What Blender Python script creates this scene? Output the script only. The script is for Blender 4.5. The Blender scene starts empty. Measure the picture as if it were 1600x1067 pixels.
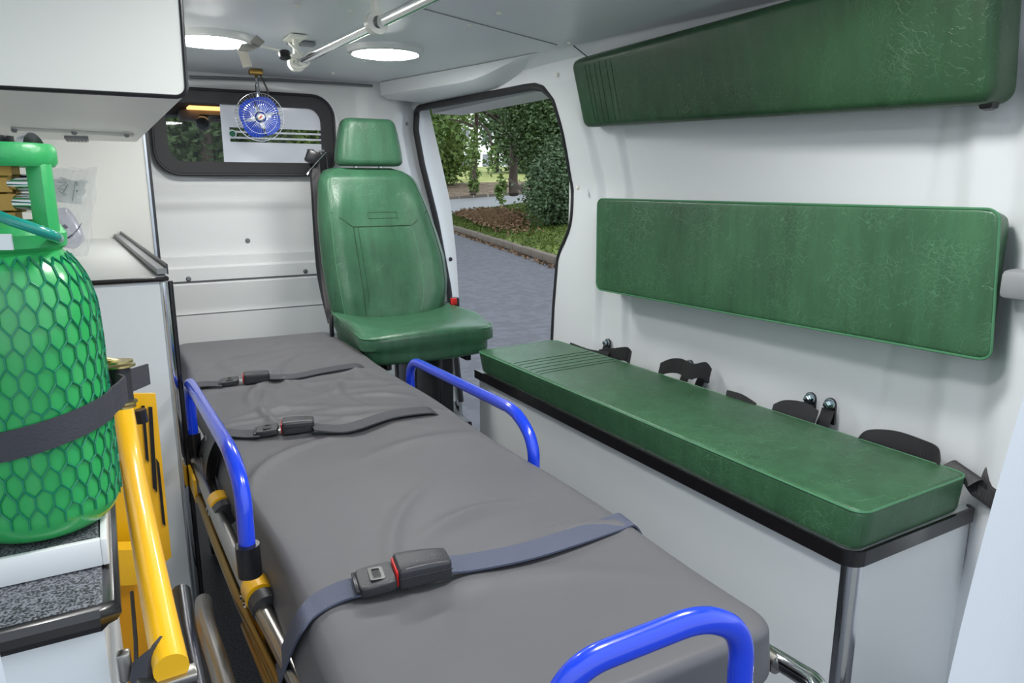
import bpy, bmesh, math, random
import numpy as np
from mathutils import Vector, Matrix
random.seed(7); rng = np.random.default_rng(7)
scn = bpy.context.scene
COL = scn.collection
V = Vector
# ------------------------------------------------------------------ camera
f_px = 1130.0; VX, VY = 152.0, 288.0; CX, CY = 800.0, 533.5
pitch = math.atan((CY-VY)/f_px); yaw = math.atan((CX-VX)/math.hypot(f_px, CY-VY))
CAM = V((0, 0, 1.10))
FW = V((math.sin(yaw)*math.cos(pitch), math.cos(yaw)*math.cos(pitch), -math.sin(pitch)))
RT = V((math.cos(yaw), -math.sin(yaw), 0)); UP = RT.cross(FW)
cd = bpy.data.cameras.new('camera'); cam = bpy.data.objects.new('camera', cd); COL.objects.link(cam)
cd.sensor_width = 36; cd.lens = 36*f_px/1600; cd.clip_start = .02; cd.clip_end = 500
m = Matrix((RT, UP, -FW)).transposed().to_4x4(); m.translation = CAM; cam.matrix_world = m
scn.camera = cam
def at(u, v, x=None, y=None, z=None, d=None):
    """point of the place seen at photo pixel (u,v) on the plane x=, y=, z= or at depth d"""
    r = FW + RT*((u-CX)/f_px) - UP*((v-CY)/f_px)
    if x is not None: k = x/r.x
    elif y is not None: k = y/r.y
    elif z is not None: k = (z-CAM.z)/r.z
    else: k = d
    return CAM + r*k
# ------------------------------------------------------------------ world, view
w = bpy.data.worlds.new('sky'); scn.world = w; w.use_nodes = True
bg = w.node_tree.nodes['Background']; bg.inputs[0].default_value = (.80, .90, 1.0, 1); bg.inputs[1].default_value = 1.05
scn.view_settings.view_transform = 'Standard'; scn.view_settings.look = 'None'
scn.view_settings.exposure = 0.55; scn.view_settings.gamma = 1; scn.view_settings.use_curve_mapping = False
LAMP_POWER = 42.0
# ------------------------------------------------------------------ materials
def lin(c): return tuple((x/12.92 if x <= .04045 else ((x+.055)/1.055)**2.4) for x in [k/255 for k in c])
def mat(name, rgb, rough=.5, metal=0, var=0, vscale=8, bump=0, bscale=60, coat=0, emit=0, alpha=1, trans=0, spec=.5, stretch=None, detail=4):
    m = bpy.data.materials.new(name); m.use_nodes = True; nt = m.node_tree; b = nt.nodes['Principled BSDF']
    c = lin(rgb) + (1,)
    b.inputs['Base Color'].default_value = c; b.inputs['Roughness'].default_value = rough; b.inputs['Metallic'].default_value = metal
    b.inputs['Coat Weight'].default_value = coat; b.inputs['Coat Roughness'].default_value = .08
    b.inputs['Specular IOR Level'].default_value = spec
    if emit: b.inputs['Emission Color'].default_value = c; b.inputs['Emission Strength'].default_value = emit
    if alpha < 1: b.inputs['Alpha'].default_value = alpha
    if trans: b.inputs['Transmission Weight'].default_value = trans
    if var or bump:
        tc = nt.nodes.new('ShaderNodeTexCoord'); mp = nt.nodes.new('ShaderNodeMapping'); nt.links.new(tc.outputs['Object'], mp.inputs[0])
        if stretch: mp.inputs['Scale'].default_value = stretch
    if var:
        n = nt.nodes.new('ShaderNodeTexNoise'); n.inputs['Scale'].default_value = vscale; n.inputs['Detail'].default_value = detail
        r = nt.nodes.new('ShaderNodeMix'); r.data_type = 'RGBA'
        r.inputs['A'].default_value = tuple(x*(1-var) for x in c[:3])+(1,); r.inputs['B'].default_value = tuple(min(1, x*(1+var)) for x in c[:3])+(1,)
        nt.links.new(mp.outputs[0], n.inputs['Vector']); nt.links.new(n.outputs[0], r.inputs['Factor']); nt.links.new(r.outputs['Result'], b.inputs['Base Color'])
    if bump:
        n2 = nt.nodes.new('ShaderNodeTexNoise'); n2.inputs['Scale'].default_value = bscale; n2.inputs['Detail'].default_value = 5
        bp = nt.nodes.new('ShaderNodeBump'); bp.inputs['Strength'].default_value = bump; bp.inputs['Distance'].default_value = .002
        nt.links.new(mp.outputs[0], n2.inputs['Vector']); nt.links.new(n2.outputs[0], bp.inputs['Height']); nt.links.new(bp.outputs[0], b.inputs['Normal'])
    return m
def leather(name, rgb, crease=.55, streak=(1, 1, .15)):
    m = bpy.data.materials.new(name); m.use_nodes = True; nt = m.node_tree; N = nt.nodes.new; L = nt.links.new; b = nt.nodes['Principled BSDF']
    c = lin(rgb)
    tc = N('ShaderNodeTexCoord')
    mp = N('ShaderNodeMapping'); mp.inputs['Scale'].default_value = streak; L(tc.outputs['Object'], mp.inputs[0])
    n1 = N('ShaderNodeTexNoise'); n1.inputs['Scale'].default_value = 26; n1.inputs['Detail'].default_value = 6; n1.inputs['Roughness'].default_value = .65; L(mp.outputs[0], n1.inputs['Vector'])
    n0 = N('ShaderNodeTexNoise'); n0.inputs['Scale'].default_value = 4; n0.inputs['Detail'].default_value = 3; L(tc.outputs['Object'], n0.inputs['Vector'])
    cr = N('ShaderNodeValToRGB'); cr.color_ramp.elements[0].position = .3; cr.color_ramp.elements[1].position = .72
    cr.color_ramp.elements[0].color = tuple(x*.62 for x in c)+(1,); cr.color_ramp.elements[1].color = tuple(x*1.35 for x in c)+(1,); 
    mixn = N('ShaderNodeMath'); mixn.operation = 'MULTIPLY_ADD'; mixn.inputs[1].default_value = .45; L(n0.outputs[0], mixn.inputs[0])
    sc = N('ShaderNodeMath'); sc.operation = 'MULTIPLY'; sc.inputs[1].default_value = .55; L(n1.outputs[0], sc.inputs[0]); L(sc.outputs[0], mixn.inputs[2]); L(mixn.outputs[0], cr.inputs[0])
    # fine crease lines: thin cell borders, masked in patches
    nd = N('ShaderNodeTexNoise'); nd.inputs['Scale'].default_value = 9; nd.inputs['Detail'].default_value = 3; L(tc.outputs['Object'], nd.inputs['Vector'])
    va = N('ShaderNodeVectorMath'); va.operation = 'SCALE'; va.inputs['Scale'].default_value = .12; L(nd.outputs['Color'], va.inputs[0])
    vb = N('ShaderNodeVectorMath'); vb.operation = 'ADD'; L(tc.outputs['Object'], vb.inputs[0]); L(va.outputs[0], vb.inputs[1])
    mp2 = N('ShaderNodeMapping'); mp2.inputs['Scale'].default_value = (1, 1, 1.8); mp2.inputs['Rotation'].default_value = (.5, .3, .2); L(vb.outputs[0], mp2.inputs[0])
    vo = N('ShaderNodeTexVoronoi'); vo.feature = 'DISTANCE_TO_EDGE'; vo.inputs['Scale'].default_value = 52; L(mp2.outputs[0], vo.inputs['Vector'])
    ms = N('ShaderNodeMapRange'); ms.inputs['From Min'].default_value = 0; ms.inputs['From Max'].default_value = .035; ms.inputs['To Min'].default_value = 1; ms.inputs['To Max'].default_value = 0; L(vo.outputs[0], ms.inputs[0])
    nm = N('ShaderNodeTexNoise'); nm.inputs['Scale'].default_value = 7; nm.inputs['Detail'].default_value = 4; L(tc.outputs['Object'], nm.inputs['Vector'])
    mk = N('ShaderNodeMapRange'); mk.inputs['From Min'].default_value = .46; mk.inputs['From Max'].default_value = .58; L(nm.outputs[0], mk.inputs[0])
    mm = N('ShaderNodeMath'); mm.operation = 'MULTIPLY'; L(ms.outputs[0], mm.inputs[0]); L(mk.outputs[0], mm.inputs[1])
    for (rot, sc_, off) in (((.4, .2, .9), 11, 0.0), ((1.9, .7, .1), 17, 5.0)):
        q1 = N('ShaderNodeMapping'); q1.inputs['Rotation'].default_value = rot; q1.inputs['Scale'].default_value = (.55, 1.6, 1.6); q1.inputs['Location'].default_value = (off, off, off); L(tc.outputs['Object'], q1.inputs[0])
        q2 = N('ShaderNodeTexNoise'); q2.inputs['Scale'].default_value = sc_; q2.inputs['Detail'].default_value = 3; q2.inputs['Distortion'].default_value = .5; L(q1.outputs[0], q2.inputs['Vector'])
        q3 = N('ShaderNodeMath'); q3.operation = 'SUBTRACT'; q3.inputs[1].default_value = .5; L(q2.outputs[0], q3.inputs[0])
        q4 = N('ShaderNodeMath'); q4.operation = 'ABSOLUTE'; L(q3.outputs[0], q4.inputs[0])
        q5 = N('ShaderNodeMapRange'); q5.inputs['From Min'].default_value = 0; q5.inputs['From Max'].default_value = .0065; q5.inputs['To Min'].default_value = 1; q5.inputs['To Max'].default_value = 0; L(q4.outputs[0], q5.inputs[0])
        q6 = N('ShaderNodeTexNoise'); q6.inputs['Scale'].default_value = 9; L(q1.outputs[0], q6.inputs['Vector'])
        q7 = N('ShaderNodeMapRange'); q7.inputs['From Min'].default_value = .48; q7.inputs['From Max'].default_value = .58; L(q6.outputs[0], q7.inputs[0])
        q8 = N('ShaderNodeMath'); q8.operation = 'MULTIPLY'; L(q5.outputs[0], q8.inputs[0]); L(q7.outputs[0], q8.inputs[1])
        q9 = N('ShaderNodeMath'); q9.operation = 'MAXIMUM'; L(q8.outputs[0], q9.inputs[0]); L(mm.outputs[0], q9.inputs[1]); mm = q9
    m2 = N('ShaderNodeMath'); m2.operation = 'MULTIPLY'; m2.inputs[1].default_value = crease; L(mm.outputs[0], m2.inputs[0])
    mx = N('ShaderNodeMix'); mx.data_type = 'RGBA'; L(m2.outputs[0], mx.inputs['Factor']); L(cr.outputs[0], mx.inputs['A'])
    mx.inputs['B'].default_value = tuple(min(1, x*2.0+.02) for x in c)+(1,)
    L(mx.outputs['Result'], b.inputs['Base Color'])
    n3 = N('ShaderNodeTexNoise'); n3.inputs['Scale'].default_value = 160; n3.inputs['Detail'].default_value = 4; L(tc.outputs['Object'], n3.inputs['Vector'])
    ad = N('ShaderNodeMath'); ad.operation = 'MULTIPLY_ADD'; ad.inputs[1].default_value = -1.1; L(mm.outputs[0], ad.inputs[0]); L(n3.outputs[0], ad.inputs[2])
    bp = N('ShaderNodeBump'); bp.inputs['Strength'].default_value = .35; bp.inputs['Distance'].default_value = .0012; L(ad.outputs[0], bp.inputs['Height']); L(bp.outputs[0], b.inputs['Normal'])
    b.inputs['Roughness'].default_value = .38; b.inputs['Specular IOR Level'].default_value = .5
    return m
M = {}
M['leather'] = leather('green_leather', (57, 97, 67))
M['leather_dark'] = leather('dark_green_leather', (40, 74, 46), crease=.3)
M['seat_leather'] = leather('seat_green_leather', (54, 96, 70), crease=.14)
M['piping'] = mat('green_piping', (74, 128, 92), .4)
M['stitch'] = mat('dark_green_stitch', (20, 58, 32), .6)
M['white'] = mat('white_moulded_plastic', (226, 228, 231), .42, bump=.12, bscale=220)
M['bulk'] = mat('white_painted_steel', (226, 227, 226), .28, coat=.3)
M['lam'] = mat('white_laminate', (226, 229, 230), .38, var=.02, vscale=3)
M['lam_warm'] = mat('warm_white_laminate', (222, 222, 216), .36, var=.02, vscale=3)
M['ceil'] = mat('grey_ceiling_lining', (226, 229, 234), .34, bump=.10, bscale=90, var=.03, vscale=5)
M['rubber'] = mat('black_rubber', (34, 33, 36), .55)
M['edge'] = mat('black_edge_profile', (26, 24, 26), .25, coat=.3)
M['alu'] = mat('brushed_aluminium', (190, 194, 200), .28, 1, bump=.08, bscale=120, stretch=(1, 1, .05))
M['chrome'] = mat('chrome', (222, 224, 226), .10, 1)
M['steel'] = mat('satin_steel', (168, 165, 160), .30, 1)
M['bolt'] = mat('zinc_bolt', (190, 205, 212), .22, 1)
M['darkmetal'] = mat('dark_metal', (70, 70, 74), .3, .9)
M['blue'] = mat('blue_powder_coat', (20, 62, 215), .25, coat=.6, var=.04)
M['yellow'] = mat('yellow_powder_coat', (246, 186, 20), .33, coat=.4, var=.06, vscale=6)
M['orange'] = mat('orange_yellow_panel', (232, 160, 20), .45, var=.08)
M['matt'] = mat('grey_coated_mattress_cover', (91, 90, 93), .52, var=.10, vscale=5, bump=.25, bscale=26, spec=.4)
M['web'] = mat('black_webbing', (56, 56, 63), .6, bump=.3, bscale=500)
M['webblue'] = mat('blue_grey_webbing', (74, 79, 98), .6, bump=.4, bscale=420)
M['belt'] = mat('seat_belt_webbing', (45, 43, 46), .5, bump=.6, bscale=300, stretch=(1, 1, .1))
M['plastic'] = mat('black_plastic', (46, 46, 50), .38, bump=.3, bscale=400)
M['blackp'] = mat('gloss_black_plastic', (24, 24, 27), .3)
M['red'] = mat('red_plastic', (200, 30, 28), .4)
M['cyl'] = mat('green_cylinder_paint', (44, 160, 84), .28, coat=.4, var=.05, vscale=5)
M['net'] = mat('dark_green_plastic_net', (10, 122, 88), .32)
M['guard'] = mat('green_plastic_guard', (52, 164, 92), .35, bump=.2, bscale=150)
M['hose'] = mat('teal_oxygen_hose', (18, 140, 124), .25, coat=.5)
M['brass'] = mat('brass', (150, 122, 66), .35, 1, var=.1)
M['gold'] = mat('zinc_yellow_steel', (196, 180, 120), .28, 1)
M['clear'] = mat('clear_plastic_film', (250, 250, 252), .08, alpha=.22, bump=.9, bscale=40, spec=.9)
M['paper'] = mat('white_paper_pouch', (232, 236, 234), .5, alpha=.9)
M['mask'] = mat('translucent_mask', (214, 214, 232), .2, alpha=.55)
M['ink'] = mat('green_print', (24, 104, 72), .6)
M['print'] = mat('dark_print', (60, 62, 90), .6)
M['speck'] = None
M['film'] = mat('frosted_window_film', (222, 226, 236), .35, coat=1)
M['glass'] = mat('window_glass', (8, 12, 10), .02, alpha=.12, spec=.9)
M['fanblue'] = mat('translucent_blue_blades', (16, 66, 190), .5, alpha=.94)
M['dark'] = mat('dark_cab_lining', (52, 52, 54), .7)
M['cabgrey'] = mat('grey_cab_console', (96, 86, 78), .6)
M['amber'] = mat('amber_cab_light', (255, 196, 120), .4, emit=1.6)
M['lens'] = mat('lit_led_diffuser', (255, 255, 252), .4, emit=LAMP_POWER)
M['cap'] = mat('pale_screw_cap', (232, 232, 222), .4)
M['screw'] = mat('grey_screw', (128, 130, 132), .4, .6)
M['greytop'] = mat('grey_cabinet_worktop', (196, 198, 196), .3, var=.03)
M['vent'] = mat('grey_vent_plastic', (140, 142, 144), .5)
M['led'] = mat('pale_light_strip', (224, 224, 218), .35)
def speckle(name, a, bcol, scale, rough=.5):
    m = bpy.data.materials.new(name); m.use_nodes = True; nt = m.node_tree; b = nt.nodes['Principled BSDF']
    tc = nt.nodes.new('ShaderNodeTexCoord'); n = nt.nodes.new('ShaderNodeTexNoise'); n.inputs['Scale'].default_value = scale; n.inputs['Detail'].default_value = 2
    r = nt.nodes.new('ShaderNodeValToRGB'); r.color_ramp.elements[0].position = .42; r.color_ramp.elements[1].position = .6
    r.color_ramp.elements[0].color = lin(a)+(1,); r.color_ramp.elements[1].color = lin(bcol)+(1,)
    nt.links.new(tc.outputs['Object'], n.inputs['Vector']); nt.links.new(n.outputs[0], r.inputs[0]); nt.links.new(r.outputs[0], b.inputs['Base Color']); b.inputs['Roughness'].default_value = rough
    return m
M['speck'] = speckle('speckled_black_laminate', (44, 44, 48), (124, 126, 132), 420, .45)
M['floor'] = speckle('speckled_dark_vinyl_floor', (34, 34, 38), (96, 98, 106), 300, .45)
M['road'] = speckle('asphalt', (96, 96, 101), (108, 108, 114), 9, .8)
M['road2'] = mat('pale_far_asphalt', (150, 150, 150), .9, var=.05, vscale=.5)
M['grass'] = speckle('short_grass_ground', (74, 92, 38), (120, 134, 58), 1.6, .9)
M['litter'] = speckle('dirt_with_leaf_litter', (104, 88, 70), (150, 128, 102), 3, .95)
M['lawn'] = speckle('sun_painted_lawn', (150, 156, 84), (190, 192, 116), .6, .9)  # sunlight on the far grass is put into this colour
M['kerb'] = mat('weathered_kerb_stone', (128, 116, 104), .9, var=.15, vscale=3, bump=.5, bscale=12)
M['bark'] = mat('tree_bark', (84, 72, 62), .9, var=.2, vscale=6, bump=.6, bscale=20)
M['wallfar'] = mat('pale_plaster_wall', (250, 246, 232), .9, var=.05, vscale=.4)
M['leaf1'] = mat('dark_green_leaves', (80, 104, 56), .55, var=.5, vscale=1.3)
M['leaf2'] = mat('mid_green_leaves', (116, 142, 70), .6, var=.45, vscale=1.1)
M['leaf3'] = mat('grey_green_leaves', (96, 118, 82), .6, var=.45, vscale=1.2)
M['blade'] = mat('grass_blades', (104, 122, 50), .7, var=.3, vscale=1)
M['dry'] = mat('dry_leaves', (134, 106, 78), .8, var=.3, vscale=2)
# ------------------------------------------------------------------ mesh helpers
class MB:
    def __init__(s): s.v = []; s.f = []
    def add(s, vs, fs):
        o = len(s.v); s.v += [tuple(p) for p in vs]; s.f += [tuple(i+o for i in f) for f in fs]; return s
    def box(s, c, size, bev=0, rot=None, seg=2):
        bm = bmesh.new(); bmesh.ops.create_cube(bm, size=1)
        for v in bm.verts: v.co = V((v.co.x*size[0], v.co.y*size[1], v.co.z*size[2]))
        if bev: bmesh.ops.bevel(bm, geom=bm.edges[:], offset=min(bev, min(size)*.49), segments=seg, affect='EDGES', profile=.5)
        R = rot.to_3x3() if rot is not None else Matrix.Identity(3)
        bm.verts.ensure_lookup_table(); bm.verts.index_update()
        s.add([R@v.co + V(c) for v in bm.verts], [[v.index for v in f.verts] for f in bm.faces]); bm.free(); return s
    def bbox(s, lo, hi, bev=0): return s.box([(a+b)/2 for a, b in zip(lo, hi)], [abs(b-a) for a, b in zip(lo, hi)], bev)
    def tube(s, path, r, n=12, cap=True, closed=False):
        P = [V(p) for p in path]; k = len(P); rr = r if isinstance(r, (list, tuple)) else [r]*k
        T = []
        for i in range(k):
            a = P[(i-1) % k] if (closed or i > 0) else P[i]; b = P[(i+1) % k] if (closed or i < k-1) else P[i]
            t = (b-a); T.append(t.normalized() if t.length > 1e-9 else V((0, 0, 1)))
        nrm = T[0].orthogonal().normalized(); vs = []; fs = []
        for i in range(k):
            nrm = (nrm - T[i]*nrm.dot(T[i])).normalized(); bn = T[i].cross(nrm)
            for j in range(n):
                a = 2*math.pi*j/n; vs.append(P[i] + (nrm*math.cos(a)+bn*math.sin(a))*rr[i])
        kk = k if closed else k-1
        for i in range(kk):
            for j in range(n):
                a = i*n+j; b = i*n+(j+1) % n; c = ((i+1) % k)*n+(j+1) % n; d = ((i+1) % k)*n+j; fs.append((a, b, c, d))
        if cap and not closed: fs += [tuple(range(n))[::-1], tuple((k-1)*n+j for j in range(n))]
        return s.add(vs, fs)
    def cyl(s, a, b, r, n=16, r2=None): return s.tube([a, b], [r, r if r2 is None else r2], n)
    def lathe(s, prof, c=(0, 0, 0), axis=(0, 0, 1), n=32, closed=False):
        ax = V(axis).normalized(); u = ax.orthogonal().normalized(); w_ = ax.cross(u); vs = []; fs = []
        for r, h in prof:
            for j in range(n):
                a = 2*math.pi*j/n; vs.append(V(c)+ax*h+(u*math.cos(a)+w_*math.sin(a))*r)
        k = len(prof)
        for i in range(k if closed else k-1):
            i2 = (i+1) % k
            for j in range(n): fs.append((i*n+j, i*n+(j+1) % n, i2*n+(j+1) % n, i2*n+j))
        if not closed: fs += [tuple(range(n))[::-1], tuple((k-1)*n+j for j in range(n))]
        return s.add(vs, fs)
    def ribbon(s, path, wdir, w, t=.0015):
        P = [V(p) for p in path]; k = len(P); vs = []; fs = []
        W = wdir if isinstance(wdir, list) else [wdir]*k
        for i in range(k):
            tg = (P[min(k-1, i+1)]-P[max(0, i-1)]).normalized(); wd = V(W[i]).normalized(); nn = tg.cross(wd).normalized()
            for a, b in ((-1, -1), (1, -1), (1, 1), (-1, 1)): vs.append(P[i]+wd*a*w/2+nn*b*t/2)
        for i in range(k-1):
            for j in range(4): fs.append((i*4+j, i*4+(j+1) % 4, (i+1)*4+(j+1) % 4, (i+1)*4+j))
        fs += [(3, 2, 1, 0), tuple((k-1)*4+j for j in range(4))]
        return s.add(vs, fs)
    def grid(s, fn, nu, nv, closed_u=False):
        vs = [fn(i/(nu), j/(nv)) for j in range(nv+1) for i in range(nu+1)]
        fs = [(j*(nu+1)+i, j*(nu+1)+i+1, (j+1)*(nu+1)+i+1, (j+1)*(nu+1)+i) for j in range(nv) for i in range(nu)]
        return s.add(vs, fs)
    def prism(s, pts, ext):
        n = len(pts); e = V(ext); vs = [V(p) for p in pts]+[V(p)+e for p in pts]
        return s.add(vs, [tuple(range(n))[::-1], tuple(range(n, 2*n))]+[(i, (i+1) % n, n+(i+1) % n, n+i) for i in range(n)])
    def ring(s, o, i_, ext):
        n = len(o); e = V(ext); vs = [V(p) for p in o]+[V(p) for p in i_]+[V(p)+e for p in o]+[V(p)+e for p in i_]; fs = []
        for a in range(n):
            b = (a+1) % n; fs += [(a, b, n+b, n+a), (2*n+a, 3*n+a, 3*n+b, 2*n+b), (a, 2*n+a, 2*n+b, b), (n+a, n+b, 3*n+b, 3*n+a)]
        return s.add(vs, fs)
    def build(s, name, m, parent=None, smooth=35, **props):
        me = bpy.data.meshes.new(name); me.from_pydata(s.v, [], s.f); me.validate(); me.update()
        bm = bmesh.new(); bm.from_mesh(me); bmesh.ops.recalc_face_normals(bm, faces=bm.faces); bm.to_mesh(me); bm.free()
        me.materials.append(M[m] if isinstance(m, str) else m)
        if smooth: me.shade_smooth(); me.set_sharp_from_angle(angle=math.radians(smooth))
        o = bpy.data.objects.new(name, me); COL.objects.link(o)
        if parent is not None: o.parent = parent; o.matrix_parent_inverse = Matrix.Translation(-parent_loc(parent))
        for k, v_ in props.items(): o[k] = v_
        return o
def parent_loc(p):
    l = V(p.location)
    while p.parent is not None: l = l + p.matrix_parent_inverse.translation + V(p.parent.location); p = p.parent
    return l
def thing(name, label, cat, loc=(0, 0, 0), group=None):
    o = bpy.data.objects.new(name, None); o.empty_display_size = .05; o.location = loc; COL.objects.link(o); o['label'] = label; o['category'] = cat
    if group: o['group'] = group
    return o
def struct(o): o['kind'] = 'structure'; return o
def fillet(pts, r, n=6):
    P = [V(p) for p in pts]; out = [P[0]]
    for i in range(1, len(P)-1):
        a, b, c = P[i-1], P[i], P[i+1]; d1 = (a-b); d2 = (c-b); rr = min(r, d1.length*.48, d2.length*.48)
        p1 = b+d1.normalized()*rr; p2 = b+d2.normalized()*rr
        for k in range(n+1):
            t = k/n; out.append(p1*(1-t)**2+b*2*t*(1-t)+p2*t*t)
    out.append(P[-1]); return out
def smooth_path(pts, n=8):
    P = [V(p) for p in pts]; out = []
    for i in range(len(P)-1):
        p0 = P[max(0, i-1)]; p1 = P[i]; p2 = P[i+1]; p3 = P[min(len(P)-1, i+2)]
        for k in range(n):
            t = k/n; out.append(.5*((2*p1)+(p2-p0)*t+(2*p0-5*p1+4*p2-p3)*t*t+(3*p1-p0-3*p2+p3)*t**3))
    out.append(P[-1]); return out
def rrect(hx, hy, r, n=6):
    out = []
    for cx, cy, a0 in ((hx-r, hy-r, 0), (-hx+r, hy-r, 90), (-hx+r, -hy+r, 180), (hx-r, -hy+r, 270)):
        for k in range(n+1): a = math.radians(a0+90*k/n); out.append((cx+r*math.cos(a), cy+r*math.sin(a)))
    return out
def sst(x, a, b):
    t = max(0, min(1, (x-a)/(b-a))); return t*t*(3-2*t)
def lerp(x, xs, ys): return float(np.interp(x, xs, ys))
def rbox(hx, hy, hz, r, R, nx=40, ny=20, nz=6, puff=0, fn=None):
    """cushion: box with plan corners R, edges r, domed by puff; returns verts, faces"""
    def axis(h, n):
        a = [-h+min(r, R, h)*k/5 for k in range(5)]
        body = list(np.linspace(-h+min(r, R, h), h-min(r, R, h), n))
        return a+body+[-q for q in a[::-1]]
    X = axis(hx, nx); Y = axis(hy, ny); zz = [-hz+r*k/3 for k in range(3)]+list(np.linspace(-hz+r, hz-r, nz))+[hz-r*k/3 for k in (2, 1, 0)]
    idx = {}; vs = []; fs = []
    def vid(i, j, k):
        key = (i, j, k)
        if key not in idx:
            x, y, z = X[i], Y[j], zz[k]; e = min(hx-abs(x), hy-abs(y))
            dx = abs(x)-(hx-R); dy = abs(y)-(hy-R); px, py = x, y
            if dx > 0 and dy > 0:
                s_ = max(dx, dy)/math.hypot(dx, dy); px = math.copysign(hx-R+dx*s_, x); py = math.copysign(hy-R+dy*s_, y)
                L = math.hypot(dx, dy); nrm = (math.copysign(dx/L, x), math.copysign(dy/L, y))
            elif hx-abs(x) < hy-abs(y): nrm = (math.copysign(1, x), 0)
            else: nrm = (0, math.copysign(1, y))
            a = max(0, r-e); b = max(0, r-(hz-abs(z)))
            if a > 0 and b > 0:
                s_ = max(a, b)/math.hypot(a, b); px -= nrm[0]*(a-a*s_); py -= nrm[1]*(a-a*s_); z = math.copysign(hz-r+b*s_, z)
            if puff: z += (puff if z > 0 else 0)*(max(0, 1-(x/hx)**4)*max(0, 1-(y/hy)**4))**.6*(1 if z > hz-r else 0)
            p = V((px, py, z)); 
            if fn: p = fn(p)
            idx[key] = len(vs); vs.append(p)
        return idx[key]
    a, b, c = len(X)-1, len(Y)-1, len(zz)-1
    for i in range(a):
        for j in range(b):
            for k in (0, c): fs.append((vid(i, j, k), vid(i+1, j, k), vid(i+1, j+1, k), vid(i, j+1, k)))
    for i in range(a):
        for k in range(c):
            for j in (0, b): fs.append((vid(i, j, k), vid(i+1, j, k), vid(i+1, j, k+1), vid(i, j, k+1)))
    for j in range(b):
        for k in range(c):
            for i in (0, a): fs.append((vid(i, j, k), vid(i, j+1, k), vid(i, j+1, k+1), vid(i, j, k+1)))
    return vs, fs
def warp8(hx, hy, hz, c):
    """trilinear map of the box (+-hx,+-hy,+-hz) to corners c[(sx,sy,sz)]"""
    C = {k: V(v) for k, v in c.items()}
    def g(p):
        a, b, d = (p.x/hx+1)/2, (p.y/hy+1)/2, (p.z/hz+1)/2; o = V((0, 0, 0))
        for sx, wa in ((0, 1-a), (1, a)):
            for sy, wb in ((0, 1-b), (1, b)):
                for sz, wc in ((0, 1-d), (1, d)): o += C[(sx, sy, sz)]*(wa*wb*wc)
        return o
    return g
def seam_loop(hx, hy, hz, r, R, g, zlev, off=0):
    """closed outline at height zlev, mapped"""
    return [g(V((x, y, zlev))) for x, y in rrect(hx-off, hy-off, R, 8)]
def densify(pts, step):
    out = []
    for i in range(len(pts)):
        a = V(pts[i]); b = V(pts[(i+1) % len(pts)]); n = max(1, int((b-a).length/step))
        for k in range(n): out.append(a.lerp(b, k/n))
    return out
# ================================================================== SETTING
def kx(y): return .04 + .10*sst(y, 1.2, 2.25)
def xw(y, z):
    x = 1.52 - .07*max(0, (y-2.3)/.9)
    x -= kx(y)*max(0, min(1, (z-1.08)/.36))**1.2
    mask = sst(z, .2, .35)*(1-sst(z, 1.30, 1.36))
    x += mask*(.022*(1-sst(y, 2.075, 2.11)) + .02*(1-sst(y, 1.95, 1.975)) - .022*(1-sst(y, .84, .90)) - .05*(1-sst(y, .70, .78)))-.0
    x += .006*mask*math.exp(-((y-.93-.12*(1.3-z))/.015)**2)
    return x
DZ = [0, .5, .63, .83, .942, 1.005, 1.137, 1.29, 1.386, 1.425, 1.436, 1.60]
DY = [2.375, 2.374, 2.367, 2.345, 2.269, 2.256, 2.254, 2.222, 2.215, 2.25, 2.30, 2.30]
def ye(z): return lerp(z, DZ, DY)
HZ = 1.436
CEY = [.4, 1.30, 1.96, 2.5, 3.2]; CEX = [1.50, 1.475, 1.37, 1.26, 1.085]
ZT = 1.50; ZC = 1.53
b = MB()
zs = sorted(set(list(np.linspace(0, 1.38, 56))+list(np.linspace(1.38, HZ, 16))+list(np.linspace(HZ, ZT, 5))))
nv = len(zs)-1
b.grid(lambda u, v: (lambda z: (lambda y: V((xw(y, z), y, z)))(.45+(ye(z)-.45)*u))(zs[round(v*nv)]), 240, nv)
b.grid(lambda u, v: (lambda y, z: V((xw(y, z), y, z)))(2.30+.98*u, HZ+(ZT-HZ)*v), 30, 4)
b.grid(lambda u, v: (lambda y: V(((1-v)*xw(y, ZT)+v*lerp(y, CEY, CEX), y, ZT+(ZC-ZT)*math.sin(v*math.pi/2))))(.45+2.78*u), 80, 6)
wr = struct(b.build('wall_right', 'white', smooth=60))
# outer skin closing the side panel behind the lining
b = MB()
b.bbox((1.60, .45, -.1), (1.62, 2.40, 1.6)); b.bbox((1.46, 2.38, HZ), (1.62, 3.4, 1.6)); 
struct(b.build('trim_1', 'bulk'))
# round caps on the wall
def cap(p, nrm, r, m, parent, name='screw_cap'):
    return MB().lathe([(0, .006), (r*.6, .0055), (r, .002), (r, -.002)], p, nrm, 16).build(name, m, parent)
for (u, v) in ((903, 293), (871, 117), (1575, 5), (893, 66+6)):
    for xx in (1.52, 1.48, 1.44, 1.40, 1.38): 
        p = at(u, v, x=xx)
        if xx <= xw(p.y, min(p.z, 1.5)): break
    cap(p, (-1, 0, 0), .008, 'cap', wr)
wall_joint = MB().tube([V((lerp(2.02, CEY, CEX)-.004, 2.02, 1.527)), V((xw(1.96, 1.47)-.003, 1.96, 1.47))], .0018, 6).build('panel_joint', 'rubber', wr)
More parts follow.
